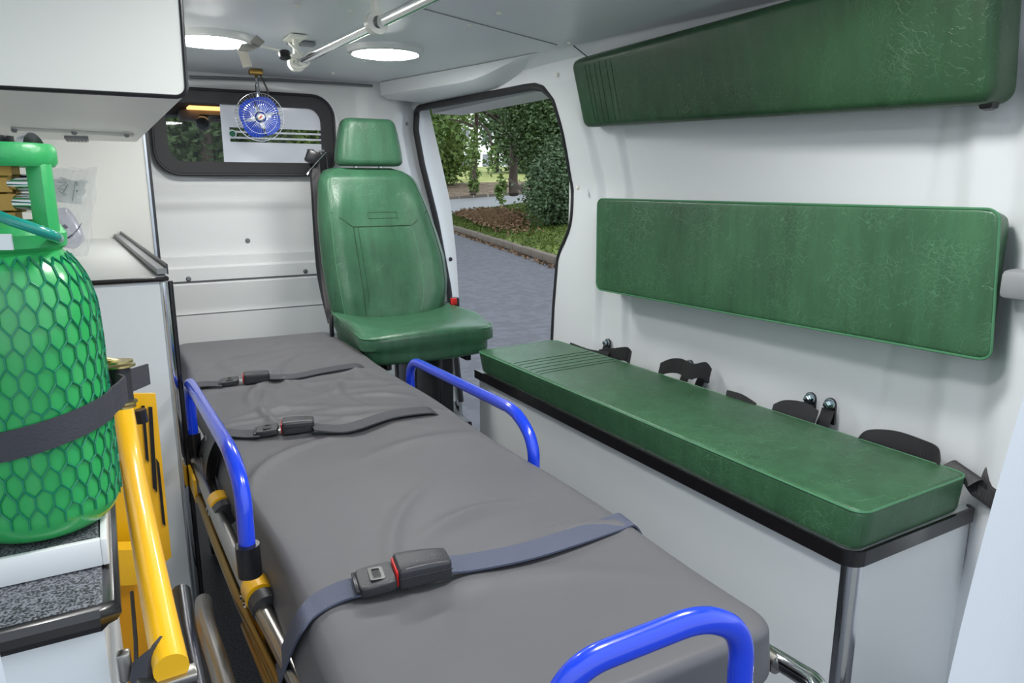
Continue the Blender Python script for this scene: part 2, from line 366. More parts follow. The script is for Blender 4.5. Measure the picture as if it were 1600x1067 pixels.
# door seal
pts = [V((xw(ye(z), z)-.002, ye(z), z)) for z in list(np.linspace(0, 1.38, 40))+list(np.linspace(1.39, HZ, 14))]
def jx(z): return 3.28*lerp(z, [0, .6, .93, 1.195, 1.345, 1.43], [.468, .45, .432, .412, .404, .406])
pts += [V((xw(y, HZ)-.002, y, HZ+.002)) for y in np.linspace(2.36, 3.20, 24)]
pts += [V((jx(z)-.005, 3.27, z)) for z in [1.425, 1.41]+list(np.linspace(1.39, 0, 36))]
n_r = 54
ds = MB().tube(smooth_path(pts, 2), [(.006 if i < 2*40 else (.006+.008*min(1, (i-80)/28))) for i in range(len(smooth_path(pts, 2)))], 10)
struct(ds.build('trim_2', 'rubber'))
# bulkhead with rolled edge towards the door, and the window opening
YB = 3.20
wcx, wcz, whx, whz, wr_ = .555, 1.300, .300, .112, .055      # clear opening
def yb(x, z):
    y = YB
    y += .10*sst(x, jx(min(z, 1.43))-.14, jx(min(z, 1.43)))
    # swaged horizontal ribs
    y += .010*(sst(z, .985, 1.005)-sst(z, 1.06, 1.10))*0.6
    y -= .022*(sst(z, .766, .771))*(0)  
    return y
RIB = [(0, 0), (.43, 0), (.445, .014), (.575, .014), (.578, .0), (.60, 0), (.700, .012), (.712, .0), (.716, .012), (.766, .012), (.775, -.002), (.80, -.002), (.812, -.002), (.816, -.026), (.99, -.026), (1.0, -.020), (1.015, -.014), (1.03, -.012), (1.15, -.012), (1.6, -.012)]
RZ = [a for a, _ in RIB]; RY = [a for _, a in RIB]
def ybr(x, z):
    k = 1-sst(x, 1.0, 1.10)
    return yb(x, z) - k*(lerp(z, RZ, RY)) - (1-k)*0 
b = MB()
zlist = sorted(set(RZ[:-1]+list(np.linspace(0, 1.12, 40))))
zlist = [z for z in zlist if z <= 1.12]
nz_ = len(zlist)-1
def xe(u, z): return -.35+(jx(min(z, 1.43))+.35)*u
b.grid(lambda u, v: (lambda z: V((xe(u, z), ybr(xe(u, z), z), z)))(zlist[round(v*nz_)]), 60, nz_)
# upper panel around the window
def inner_hit(dx, dz, hx, hz, r):
    lo, hi = 0, 1
    def inside(k):
        x, z = abs(dx*k), abs(dz*k)
        if x > hx or z > hz: return False
        ax, az = x-(hx-r), z-(hz-r)
        return not (ax > 0 and az > 0 and ax*ax+az*az > r*r)
    for _ in range(40):
        mid = (lo+hi)/2
        if inside(mid): lo = mid
        else: hi = mid
    return lo
outer = []
x0, x1, z0, z1 = -.35, 1.02, 1.12, 1.60
for k in range(40): outer.append((x0+(x1-x0)*k/40, z0))
for k in range(16): outer.append((x1, z0+(z1-z0)*k/16))
for k in range(40): outer.append((x1-(x1-x0)*k/40, z1))
for k in range(16): outer.append((x0, z1-(z1-z0)*k/16))
inn = []
for (x, z) in outer:
    dx, dz = x-wcx, z-wcz; k = inner_hit(dx, dz, whx+.03, whz+.03, wr_+.03); inn.append((wcx+dx*k, wcz+dz*k))
no = len(outer); vs = []; fs = []
for k in range(13):
    t = k/12
    for (o_, i_) in zip(outer, inn):
        x = i_[0]+(o_[0]-i_[0])*t; z = i_[1]+(o_[1]-i_[1])*t
        dist = math.hypot(x-i_[0], z-i_[1]); vs.append(V((x, ybr(x, z)+.012*(1-sst(dist, .015, .05)), z)))
for k in range(12):
    for a in range(no): fs.append((k*no+a, k*no+(a+1) % no, (k+1)*no+(a+1) % no, (k+1)*no+a))
b.add(vs, fs)
b.grid(lambda u, v: (lambda z: (lambda x: V((x, ybr(x, z), z)))(1.02+(jx(min(z, 1.43))-1.02)*u))(1.12+.46*v), 20, 16)
wf = struct(b.build('wall_front', 'bulk', smooth=50))
for (u, v) in ((390, 377), (295, 436), (478, 424)):
    p = at(u, v, y=YB-.02); cap(V((p.x, ybr(p.x, p.z)-.001, p.z)), (0, -1, 0), .010, 'screw', wf, 'screw')
p = at(643, 192, y=3.2); cap(V((p.x, ybr(p.x, p.z)-.001, p.z)), (0, -1, 0), .008, 'screw', wf, 'screw')
# seam lines pressed in the bulkhead
MB().tube([V((.10, YB-.012, .5775)), V((1.0, YB-.012, .5775))], .0025, 6).build('panel_joint', 'screw', wf)
MB().tube([V((.10, YB-.010, .7135)), V((1.0, YB-.010, .7135))], .0025, 6).build('panel_joint', 'screw', wf)
MB().bbox((.08, YB+.003, .778), (.98, YB+.024, .806)).build('ledge_shade_strip', 'vent', wf, 0)  # grey strip paints in the shade along the bulkhead ledge
# window of the bulkhead
win = bpy.data.objects.new('window_1', None); COL.objects.link(win); win['kind'] = 'structure'; win.location = (wcx, YB, wcz)
o_ = [V((wcx+x, YB-.028, wcz+z)) for x, z in rrect(whx+.052, whz+.050, wr_+.035, 10)]
i_ = [V((wcx+x, YB-.028, wcz+z)) for x, z in rrect(whx, whz, wr_, 10)]
MB().ring(o_, i_, (0, .05, 0)).build('window_frame', 'rubber', win, smooth=30)
# thin lip
MB().tube([p+V((0, 0, 0)) for p in densify(o_, .03)], .006, 8, closed=True).build('frame_lip', 'rubber', win)
MB().bbox((wcx-whx-.01, YB-.002, wcz-whz-.01), (wcx+whx+.01, YB+.002, wcz+whz+.01)).build('pane', 'glass', win, 0)
# frosted film with clear stripes: separate flat pieces on the pane
fl, fr = at(346, 200, y=YB-.004).x, wcx+whx+.005
fx2 = at(478, 200, y=YB-.004).x
def zpx(u, v): return at(u, v, y=YB-.004).z
stripes = []
zb, zt_ = wcz-whz-.005, wcz+whz+.005
s1 = (zpx(420, 206), zpx(420, 201)); s2 = (zpx(420, 215), zpx(420, 209)); s3 = (zpx(420, 223), zpx(420, 218))
for (a, c) in ((zb, s3[0]), (s3[1], s2[0]), (s2[1], s1[0]), (s1[1], zt_)):
    MB().bbox((fl, YB-.0045, a), (fr, YB-.003, c)).build('frosted_film', 'film', win, 0)
for (a, c) in (s1, s2, s3): MB().bbox((fl, YB-.0045, a), (fl+.03, YB-.003, c)).build('frosted_film', 'film', win, 0)
p = at(363, 209, y=YB-.006)
MB().lathe([(.016, 0), (.016, .003), (.012, .003), (.012, 0)], (p.x, YB-.006, p.z), (0, -1, 0), 20, closed=True).build('window_badge', 'film', win)
MB().lathe([(0, .001), (.012, .001), (.012, 0)], (p.x, YB-.006, p.z), (0, -1, 0), 20).build('window_badge', 'ink', win)
for k, (u, v, wd) in enumerate(((485, 234, .03), (485, 238, .025), (484, 242, .012), (489, 243, .018), (488, 249, .02))):
    p = at(u, v, y=YB-.006); MB().box((p.x, YB-.0055, p.z), (wd, .001, .004)).build('small_print', 'print', win, 0)
# jamb of the door in front of the opening (outer body pillar)
def ox(z): return 3.33*lerp(z, [-.4, -.07, .5, .75, 1.0, 1.2, 1.45], [.44, .461, .4666, .463, .4555, .442, .424])
b = MB(); b.grid(lambda u, v: (lambda z: V((jx(max(0, z))+.004+(ox(z)-jx(max(0, z)))*u, 3.275+.06*u+.02*math.sin(u*math.pi), z)))(-.3+1.80*v), 10, 40)
b.grid(lambda u, v: (lambda z: V((ox(z)+.002, 3.335+.25*u, z)))(-.3+1.80*v), 4, 40)
pil = struct(b.build('trim_3', 'bulk'))
p = at(704, 405, y=3.325); cap(p, (0, -1, 0), .010, 'rubber', pil, 'rubber_stop')
b = MB(); pa = [at(714, 634, y=3.32), at(718, 634, y=3.32), at(724, 650, y=3.32), at(722, 662, y=3.32), at(710, 650, y=3.32)]
b.prism(pa, (0, .05, 0)); b.build('bumper_end', 'blackp', pil)
# floor with the curved door step, metal sill
edge = [(765, 694), (745, 682), (728, 668), (716, 655), (707, 640), (701, 622), (698, 600), (697, 585)]
ep = [at(u, v, z=.0) for u, v in edge]
fl_pts = [V((-.35, .42, 0)), V((1.5, .42, 0)), V((1.5, 2.36, 0)), V((ep[0].x, 2.40, 0))]+ep+[V((1.40, 3.3, 0)), V((-.35, 3.3, 0))]
struct(MB().prism(fl_pts, (0, 0, -.06)).build('floor', 'floor', None, 0))
b = MB()
mid = smooth_path(ep, 4)
b.ribbon([p+V((-.03, -.005, .003)) for p in mid], [V((1, .15, 0))]*len(mid), .10, .006)
b.ribbon([p+V((.02, 0, -.03)) for p in mid], [V((0, 0, 1))]*len(mid), .07, .006)
sill = struct(b.build('trim_4', 'alu'))
# ceiling
cpts = [V((-.35, .5, ZC)), V((lerp(.5, CEY, CEX)+.01, .5, ZC))]+[V((lerp(y, CEY, CEX)+.01, y, ZC)) for y in np.linspace(.7, 3.2, 26)]+[V((-.35, 3.2, ZC))]
ce = struct(MB().prism(cpts, (0, 0, .02)).build('ceiling', 'ceil', None, 0))
struct(MB().bbox((-.45, .4, 1.58), (1.7, 4.2, 1.62)).build('trim_5', 'bulk', None, 0))
for (u, v) in ((548, 16), (570, 94), (520, 114), (890, 66), (735, 38), (465, 8), (780, 20)):
    p = at(u, v, z=ZC-.001); cap(p, (0, 0, -1), .008, 'cap', ce)
MB().tube([at(640, 8, z=ZC-.001), at(870, 70, z=ZC-.001)], .0016, 5).build('panel_joint', 'vent', ce)
# lining step where ceiling meets bulkhead: grey gasket line
struct(MB().tube([at(296, 120, y=3.17), at(440, 125, y=3.17), at(582, 134, y=3.17)], .006, 8).build('trim_6', 'screw'))
# white lining block above the sliding door
b = MB()
sec = lambda y: [(lerp(y, CEY, CEX)-.0, 1.528), (lerp(y, CEY, CEX)+.004, 1.475), (lerp(y, CEY, CEX)+.03, 1.462), (xw(y, 1.46)-.004, 1.452), (xw(y, 1.46)+.01, 1.53)]
ys = list(np.linspace(2.2, 3.13, 12)); vs = []; fs = []
for y in ys:
    t = sst(y, 2.2, 2.6)
    for (x, z) in sec(y): vs.append(V((x, y, ZC-.002+(z-ZC+.002)*t if z < 1.52 else z)))
n5 = 5
for i in range(len(ys)-1):
    for j in range(n5): fs.append((i*n5+j, i*n5+(j+1) % n5, (i+1)*n5+(j+1) % n5, (i+1)*n5+j))
fs += [tuple(range(n5)), tuple((len(ys)-1)*n5+j for j in range(n5))]
b.add(vs, fs); struct(b.build('trim_7', 'white', smooth=40))
# left wall
struct(MB().bbox((-.37, .6, 0), (-.34, 3.25, 1.6)).build('wall_left', 'lam', None, 0))
# right rear pillar: curved white body edge close to the camera
def nearx(z): return .985+.17*max(0, z)**2+.02*max(0, z)**4*.3 if z < 1.1 else .985+.17*z*z+.006*z**4-.25*(z-1.1)**2
b = MB(); b.grid(lambda u, v: (lambda z, x0: V((x0+.004+.35*u, .50-.03*math.sin(min(1, u*3)*math.pi/2), z)))(-.2+1.9*v, nearx(-.2+1.9*v)), 24, 40)
struct(b.build('trim_8', 'white', smooth=60))
# left rear body pillar
b = MB(); b.grid(lambda u, v: (lambda z: V((at(lerp(z, [.3, .66, .83, 1.0], [36, 30, 2, -30]), 1000, y=.42).x-.12*(1-u), .42+.02*math.sin(u*3.14), z)))(-.2+1.1*v), 8, 20)
struct(b.build('trim_9', 'white', smooth=60))
# ================================================================== CAB beyond the bulkhead
b = MB(); b.bbox((-.4, 3.3, 1.50), (1.6, 4.0, 1.53)); b.bbox((-.4, 4.0, 1.43), (1.6, 4.15, 1.50)); struct(b.build('trim_10', 'dark', None, 0))
cc = thing('cab_roof_console', 'dark cab roof console with amber light seen through the bulkhead window', 'console', at(325, 180, y=3.9))
p = at(322, 172, y=3.9); MB().box((p.x, 3.92, p.z+.01), (.16, .10, .012), .004).build('amber_light', 'amber', cc)
p = at(322, 184, y=3.95); MB().box((p.x, 3.98, p.z+.01), (.24, .10, .05), .015).build('housing', 'cabgrey', cc)
p = at(330, 182, y=3.9); MB().box((p.x, 3.91, p.z), (.10, .02, .022), .004).build('display', 'blackp', cc)
p = at(317, 193, y=3.88); rm = MB().lathe([(0, -.02), (.028, -.015), (.034, 0), (.028, .014), (0, .018)], p, (.2, 1, 0), 18).build('round_sensor', 'blackp', cc)
# ================================================================== MATTRESS AND STRETCHER
ZM = .55
matc = {}
c_fl, c_fr = V((.178, 2.76, ZM)), V((.722, 2.72, ZM)); c_nr = V((.716, .553, ZM)); c_nl = V((.178, .553, ZM))
hx, hy, hz = .27, 1.09, .045
cr8 = {(0, 0, 1): c_nl, (1, 0, 1): c_nr, (0, 1, 1): c_fl, (1, 1, 1): c_fr,
       (0, 0, 0): c_nl+V((-.012, -.01, -.10)), (1, 0, 0): c_nr+V((.004, 0, -.085)), (0, 1, 0): c_fl+V((-.012, 0, -.10)), (1, 1, 0): c_fr+V((.004, 0, -.085))}
g8 = warp8(hx, hy, hz, cr8)
rr = np.random.default_rng(3)
folds = []
for k in range(30):
    th = rr.uniform(-.5, .5)+(0 if rr.random() < .6 else 1.2); folds.append((rr.uniform(-.26, .26), rr.uniform(-1.0, 1.0), math.cos(th), math.sin(th), rr.uniform(.06, .22), rr.uniform(.008, .022), rr.uniform(.004, .010)))
def matf(p):
    q = g8(p)
    if p.z > 0:
        h = 0
        for (fx, fy, ct, st, L, W, A) in folds:
            dx, dy = p.x-fx, p.y-fy; a = dx*ct+dy*st; c_ = -dx*st+dy*ct + .25*a*a/L
            h += A*math.exp(-(a/L)**2-(c_/W)**2)
        h += .0035*math.sin(p.x*14+p.y*3+1)*math.sin(p.y*6)
        edge_ = min(1, (hx-abs(p.x))/.03)
        q.z += h*max(.15, edge_)
        q.z -= .003*math.exp(-((abs(p.x)-hx)/.02)**2)
    q.x += .006*math.sin(p.y*9+p.z*20)*(abs(p.x)/hx)**6
    return q
mv, mf = rbox(hx, hy, hz, .014, .05, 70, 200, 5, 0, matf)
mt = MB().add(mv, mf).build('mattress', 'matt', None, 60)
mt['label'] = 'long grey coated mattress lying on the wheeled stretcher'; mt['category'] = 'mattress'
st_ = thing('stretcher', 'wheeled ambulance stretcher with blue side rails and yellow clamps', 'stretcher', (.45, 1.6, 0))
def tubeobj(name, path, r, m, parent, n=14): return MB().tube(path, r, n).build(name, m, parent)
# side rails
lp = [at(300, 690, x=.135)+V((0, 0, -.05)), at(293, 612, x=.135), at(302, 597, x=.135), at(358, 703, x=.142), at(380, 760, x=.150), at(384, 858, x=.158)]
lp = [V((.137, 1.80, .47)), V((.137, 1.79, .655)), V((.140, 1.16, .688)), V((.143, 1.085, .655)), V((.141, 1.07, .52))]
def P2(q):
    q = V(q)-CAM; z = q.dot(FW); return (CX+f_px*q.dot(RT)/z, CY-f_px*q.dot(UP)/z)
lrail = tubeobj('side_rail', fillet(lp, .06, 8), .0125, 'blue', st_)
rp = [V((.745, 1.93, .42)), V((.745, 1.95, .60)), V((.745, 1.31, .618)), V((.745, 1.235, .57)), V((.745, 1.235, .44))]
rrail = tubeobj('side_rail', fillet(rp, .08, 8), .013, 'blue', st_)
fp = [at(850, 1130, y=.50), at(900, 1040, y=.49), at(1100, 962, y=.47), at(1160, 985, y=.47), at(1152, 1130, y=.47)]
tubeobj('foot_rail', fillet(fp, .05, 10), .0135, 'blue', st_)
# blue stub at the far head end
tubeobj('side_rail', fillet([V((.145, 2.30, .45)), V((.145, 2.30, .55)), V((.145, 2.6, .56)), V((.145, 2.65, .45))], .05, 6), .011, 'blue', st_)
# main tubes
side = [at(296, 692, z=.455), at(320, 752, z=.455), at(345, 815, z=.455), at(385, 905, z=.455), at(440, 1010, z=.455), at(480, 1090, z=.455)]
tubeobj('frame_tube', [side[0]+V((0, .8, 0))]+side, .0145, 'steel', st_, 18)
low = [at(365, 850, z=.38), at(400, 960, z=.38), at(440, 1067, z=.38), at(450, 1100, z=.38)]
low = [p+V((.0, 0, .03)) for p in side]
tubeobj('frame_tube', [V((.765, 2.6, .44)), V((.765, .60, .44))], .0145, 'steel', st_, 18)
tubeobj('end_tube', fillet([V((.66, .52, .40)), V((.745, .50, .47)), V((.775, .60, .44)), V((.775, .7, .43))], .05, 8), .014, 'chrome', st_, 18)
tubeobj('frame_tube', [at(388, 975, z=.40), at(440, 1100, z=.40)], .012, 'brass', st_)
tubeobj('frame_tube', [p+V((-.012, 0, -.035)) for p in side[1:]], .010, 'brass', st_, 12)
# yellow clamps
def along(a, b_, t): return V(a).lerp(V(b_), t)
def clamp(c, d, scale=1.0):
    d = V(d).normalized(); s_ = scale
    k = MB().cyl(c-d*.018*s_, c+d*.018*s_, .0215*s_, 20); k.box(c+V((-.006, 0, -.03))-d*.02, (.008, .09*s_, .055), .004, rot=Matrix.Rotation(math.atan2(-d.x, d.y) if d.y > 0 else math.atan2(d.x, -d.y), 4, 'Z'))
    cl = k.build('clamp', 'yellow', st_)
    MB().cyl(c-d*.052*s_, c-d*.026*s_, .0205*s_, 20).build('collar', 'plastic', cl)
    for q in (-.012, .012): MB().lathe([(0, .005), (.005, .004), (.005, 0)], c+V((-.0225, 0, -.01))+d*q, (-1, 0, 0), 10).build('bolt', 'chrome', cl)
for (u, v) in ((345, 788), (404, 925)):
    c = at(u, v, z=.458); clamp(c, (side[2]-side[4]), 1.12)
c = at(303, 712, z=.455); k = MB().cyl(c-V((0, .03, 0)), c+V((0, .03, 0)), .019, 16).build('sleeve', 'darkmetal', st_)
# long yellow plates beneath the tube
pl = MB(); pl.ribbon([p+V((-.020, 0, -.020)) for p in smooth_path(side[0:2], 6)], V((0, .1, 1)), .05, .006); pl.build('side_plate', 'yellow', st_)
# rail sockets
sk = MB(); sk.cyl((.137, 1.80, .44), (.137, 1.80, .522), .017, 18).build('rail_socket', 'blackp', st_)
MB().lathe([(0, .006), (.008, .005), (.011, .001), (.011, -.002)], (.118, 1.79, .52), (-1, -.35, .1), 14).build('bolt', 'chrome', st_)
MB().cyl((.142, 1.07, .518), (.141, 1.07, .568), .018, 18).build('rail_socket', 'blackp', st_)
MB().cyl((.745, 1.235, .42), (.745, 1.235, .48), .019, 18).build('rail_socket', 'blackp', st_)
MB().cyl((.745, 1.93, .40), (.745, 1.93, .47), .019, 18).build('rail_socket', 'blackp', st_)
# under frame
b = MB(); b.bbox((.19, .62, .425), (.74, 2.72, .445), .004); b.build('mattress_deck', 'darkmetal', st_)
for (a, c_) in (((.16, 1.7, .40), (.20, .75, .06)), ((.74, 1.7, .40), (.70, .75, .06)), ((.17, .95, .40), (.2, 2.2, .06)), ((.74, .95, .40), (.70, 2.2, .06))):
    MB().cyl(a, c_, .013, 12).build('leg', 'darkmetal', st_)
for (x, y) in ((.2, .75), (.70, .75), (.2, 2.2), (.7, 2.2)):
    wh = MB().lathe([(.018, -.012), (.045, -.014), (.05, 0), (.045, .014), (.018, .012)], (x, y, .052), (1, 0, 0), 22).build('wheel', 'rubber', st_)
    MB().lathe([(0, -.016), (.018, -.016), (.018, .016), (0, .016)], (x, y, .052), (1, 0, 0), 14).build('wheel_hub', 'vent', wh)
tubeobj('cross_bar', [(.2, 1.3, .25), (.70, 1.3, .25)], .012, 'darkmetal', st_)
# dark straps and pads hanging at the left side
b = MB(); b.ribbon(smooth_path([at(322, 690, x=.15), at(303, 725, x=.145), at(296, 800, x=.14), at(318, 930, x=.145), at(330, 1000, x=.15)], 6), V((.1, 1, .1)), .07, .003)
b.build('hanging_strap', 'blackp', st_)
b = MB(); b.ribbon(smooth_path([at(345, 670, x=.170), at(330, 705, x=.155), at(327, 745, x=.150), at(338, 775, x=.160)], 6), V((0, 1, .3)), .05, .02)
b.build('grip_pad', 'blackp', st_)
# guide rail on the floor for the stretcher
lr = thing('loading_rail', 'pair of dark metal loading tubes on floor left of stretcher', 'rail', (.1, 1.0, .1))
MB().tube([at(283, 925, y=1.05), at(292, 990, y=.95), at(312, 1090, y=.82)], .013, 14).build('tube', 'darkmetal', lr)
MB().tube(smooth_path([at(318, 940, y=1.25), at(322, 975, y=1.1), at(345, 1050, y=.95), at(362, 1110, y=.85)], 5), .014, 14).build('tube', 'steel', lr)
# ------------------------------------------------------------------ patient straps
def ztop(p):  # top of mattress at world xy
    return ZM
def strap(label, lpts, rpts, tongue, buckle, sc, m, wdt, wv):
    t = thing('patient_strap', label, 'strap', tongue, group='patient straps buckled across the mattress')
    wd = V(wv)
    MB().ribbon(smooth_path(lpts, 6), wd, wdt, .003).build('webbing', m, t)
    MB().ribbon(smooth_path(rpts, 6), wd, wdt, .003).build('webbing', m, t)
    ax = (V(buckle)-V(tongue)); ax.z = 0; ang = math.atan2(ax.y, ax.x); R = Matrix.Rotation(ang, 4, 'Z'); Rt = R@Matrix.Rotation(math.radians(-6), 4, 'Y')
    # tongue: frame with slot, plus metal tab
    tv, tf = rbox(.026*sc, .029*sc, .0075*sc, .003*sc, .010*sc, 6, 6, 2); q = MB().add([Rt.to_3x3()@v+V(tongue) for v in tv], tf); tg = q.build('tongue', 'plastic', t, 40)
    q = MB(); oo = [R.to_3x3()@V((x*sc, y*sc, .0078*sc))+V(tongue) for x, y in rrect(.010, .017, .004)]; ii = [R.to_3x3()@V((x*sc, y*sc, .0078*sc))+V(tongue) for x, y in rrect(.0055, .0125, .002)]
    q.ring(oo, ii, (0, 0, .0015*sc)); q.build('slot_rim', 'blackp', tg)
    MB().add([R.to_3x3()@V((x*sc, y*sc, .0080*sc))+V(tongue) for x, y in rrect(.0055, .0125, .002)], [tuple(range(28))]).build('slot', 'rubber', tg, 0)
    d = R.to_3x3()@V((1, 0, 0))
    MB().box(V(tongue)+d*.032*sc, (.026*sc, .022*sc, .003), .001, rot=R).build('metal_tab', 'chrome', t)
    MB().box(V(tongue)-d*.028*sc, (.006*sc, .052*sc, .004), .001, rot=R).build('metal_bar', 'darkmetal', t)
    def bw(p):
        k = 1-.12*(p.x/(.038*sc)); s2 = 1-.10*max(0, p.x/(.038*sc)); p = V((p.x, p.y*k, p.z*s2)); return R.to_3x3()@p+V(buckle)
    bv, bf = rbox(.038*sc, .025*sc, .0145*sc, .004*sc, .007*sc, 8, 6, 3, .003*sc, bw)
    bk = MB().add(bv, bf).build('buckle', 'plastic', t, 40)
    MB().box(V(buckle)-d*.0385*sc, (.004*sc, .044*sc, .022*sc), .003*sc, rot=R).build('release_button', 'red', bk)
    MB().tube([bw(V((s_[0]*sc, s_[1]*sc, .003*sc))) for s_ in ((-.036, -.0252), (0, -.0256), (.038, -.0250))], .0008*sc, 6).build('case_joint', 'blackp', bk)
    return t
zz = ZM+.006
# foot end strap
t1 = at(588, 905, z=ZM+.020); b1 = at(660, 886, z=ZM+.026)
strap('blue-grey webbing strap with large buckle nearest the foot end of the mattress',
      [at(566, 915, z=zz+.008), at(530, 925, z=zz+.003), at(492, 945, z=zz), at(468, 972, z=zz-.008), at(450, 1010, x=.160), at(436, 1050, x=.150), at(426, 1100, x=.148)],
      [at(692, 882, z=zz+.014), at(704, 882, z=zz+.010), at(740, 878, z=zz+.006), at(820, 862, z=zz+.002), at(900, 838, z=zz+.003), at(960, 818, z=zz+.001), at(983, 814, z=zz-.005), at(1002, 825, x=.735)+V((0, 0, -.03))],
      t1, b1, 1.0, 'webblue', .048, (.12, 1, 0))
t2 = at(418, 672, z=ZM+.012); b2 = at(466, 664, z=ZM+.018)
strap('black strap across the mattress middle, its buckle beside the left blue rail',
      [at(404, 677, z=zz+.004), at(380, 678, z=zz), at(352, 676, z=zz), at(340, 679, z=zz-.008), V((.160, 1.66, .50))],
      [at(488, 667, z=zz+.012), at(530, 670, z=zz+.002), at(560, 664, z=zz+.004), at(610, 648, z=zz+.002), at(660, 641, z=zz+.002), at(680, 644, z=zz-.006), V((.735, 1.60, .50))],
      t2, b2, .92, 'web', .055, (.08, 1, 0))
t3 = at(359, 596, z=ZM+.012); b3 = at(401, 589, z=ZM+.018)
strap('black strap across the head end of the mattress, furthest from the foot',
      [at(346, 600, z=zz+.004), at(320, 600, z=zz), at(302, 603, z=zz), at(294, 606, z=zz-.008), V((.160, 2.2, .50))],
      [at(420, 589, z=zz+.010), at(460, 588, z=zz+.002), at(500, 580, z=zz+.003), at(550, 572, z=zz+.002), at(568, 574, z=zz-.006), V((.735, 2.05, .50))],
      t3, b3, .92, 'web', .055, (.08, 1, 0))
# ================================================================== BENCH
bench = thing('bench', 'white laminate bench box with black edge along the right wall', 'bench', (1.3, 1.5, 0))
BX0, BY0 = 1.115, .735; BY1 = 2.26
MB().bbox((BX0+.012, BY0+.030, 0), (BX0+.028, BY1-.01, .42)).build('front_panel', 'lam', bench, 0)
MB().prism([V((BX0+.04, BY0+.012, 0)), V((1.525, BY0+.020, 0)), V((1.525, BY0+.036, 0)), V((BX0+.04, BY0+.028, 0))], (0, 0, .42)).build('end_panel', 'lam', bench, 0)
MB().bbox((BX0+.03, BY1-.03, 0), (1.49, BY1-.012, .42)).build('end_panel', 'lam', bench, 0)
# corner trim: rounded aluminium
pts = [(BX0+.010, BY0+.030)]+[(BX0+.010+.018*(1-math.cos(a)), BY0+.006+.018*(1-math.sin(a))) for a in np.linspace(0, math.pi/2, 8)]+[(BX0+.042, BY0+.006), (BX0+.042, BY0+.02), (BX0+.03, BY0+.030)]
MB().prism([V((x, y, 0)) for x, y in pts], (0, 0, .421)).build('corner_trim', 'chrome', bench, 30)
MB().bbox((BX0+.017, BY1-.015, 0), (BX0+.032, BY1-.008, .42)).build('corner_trim', 'edge', bench, 0)
bo = [(BX0, BY1), (BX0, BY0+.03)]+[(BX0+.03-.03*math.cos(a), BY0+.03-.03*math.sin(a)) for a in np.linspace(.2, 1.4, 6)]+[(BX0+.03, BY0), (1.500, BY0+.005), (1.51, BY0+.02), (1.51, BY1)]
MB().prism([V((x, y, .4205)) for x, y in bo], (0, 0, .026)).build('seat_board', 'lam', bench, 30)
bo2 = [V((x, y, .436)) for x, y in bo]
MB().ribbon([bo2[0]+V((.0, 0, 0))]+bo2[1:-1], V((0, 0, 1)), .030, .007).build('edge_profile', 'edge', bench, 60)
def cushion(name, label, cat, hx, hy, hz, r, R, corners, m, puff, seams=True, n=(50, 24, 5), group=None, pleats=()):
    g = warp8(hx, hy, hz, corners); t = thing(name, label, cat, sum((V(c) for c in corners.values()), V((0, 0, 0)))/8, group)
    v, f = rbox(hx, hy, hz, r, R, n[0], n[1], n[2], puff, g)
    MB().add(v, f).build('pad', m, t, 60)
    if seams:
        loop = [g(V((x, y, hz-.25*r))) for x, y in rrect(hx-.10*r, hy-.10*r, R, 8)]
        MB().tube(densify(loop, .05), .0026, 6, closed=True).build('piping', 'piping', t)
    for (xa) in pleats:
        path = []
        for yy in np.linspace(-hy+.004, hy-.004, 24): 
            zt = hz+puff*max(0, (1-(xa/hx)**4)*(1-(yy/hy)**4))**.6+.0002
            if hy-abs(yy) < r: zt = hz-(r-math.sqrt(max(0, r*r-(r-(hy-abs(yy)))**2)))+.0002
            path.append(g(V((xa, yy, zt))))
        MB().tube(path, .0011, 5).build('pleat', 'stitch', t)
    return t
ZB = .449
c0 = {(0, 0, 0): (1.119, .738, ZB), (1, 0, 0): (1.119, 2.225, ZB), (0, 1, 0): (1.470, .745, ZB), (1, 1, 0): (1.470, 2.24, ZB),
      (0, 0, 1): (1.124, .732, ZB+.080), (1, 0, 1): (1.098, 2.215, ZB+.082), (0, 1, 1): (1.478, .742, ZB+.080), (1, 1, 1): (1.440, 2.24, ZB+.082)}
hx_, hy_ = .76, .175
cushion('bench_cushion', 'long green leatherette seat cushion lying on the white bench', 'cushion', hx_, hy_, .04, .012, .028, c0, 'leather', .004,
        pleats=(.52, .49, .455, .42, .385, .36))
# backrest on the wall
c1 = {(0, 0, 0): V((1.515, .755, .752)), (1, 0, 0): V((1.515, 2.00, .738)), (0, 1, 0): V((1.515, .755, 1.045)), (1, 1, 0): V((1.515, 2.00, 1.052)),
      (0, 0, 1): at(1549, 565, x=1.44), (1, 0, 1): at(931, 452, x=1.44), (0, 1, 1): at(1564, 326, x=1.44), (1, 1, 1): at(933, 310, x=1.44)}
cushion('wall_backrest', 'green leatherette backrest cushion fixed on the right wall above the bench', 'cushion', .62, .16, .05, .010, .024, c1, 'leather', .003)
c2 = {(0, 0, 0): V((1.50, .76, 1.245)), (1, 0, 0): V((1.47, 2.06, 1.29)), (0, 1, 0): V((1.46, .76, 1.52)), (1, 1, 0): V((1.40, 2.06, 1.50)),
      (0, 0, 1): at(1549, 162, x=1.42), (1, 0, 1): at(911, 200, x=1.42), (0, 1, 1): V((1.36, .76, 1.50)), (1, 1, 1): at(891, 98, x=1.36)}
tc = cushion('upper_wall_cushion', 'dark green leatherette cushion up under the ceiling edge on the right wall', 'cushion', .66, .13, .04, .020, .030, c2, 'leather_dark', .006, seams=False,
        pleats=(.58, .56, .53, .505, .47, .445))
pz = at(1556, 150, x=1.46)
MB().box(pz+V((.0, .01, -.0)), (.03, .03, .05), .01).build('hinge_bracket', 'blackp', tc)
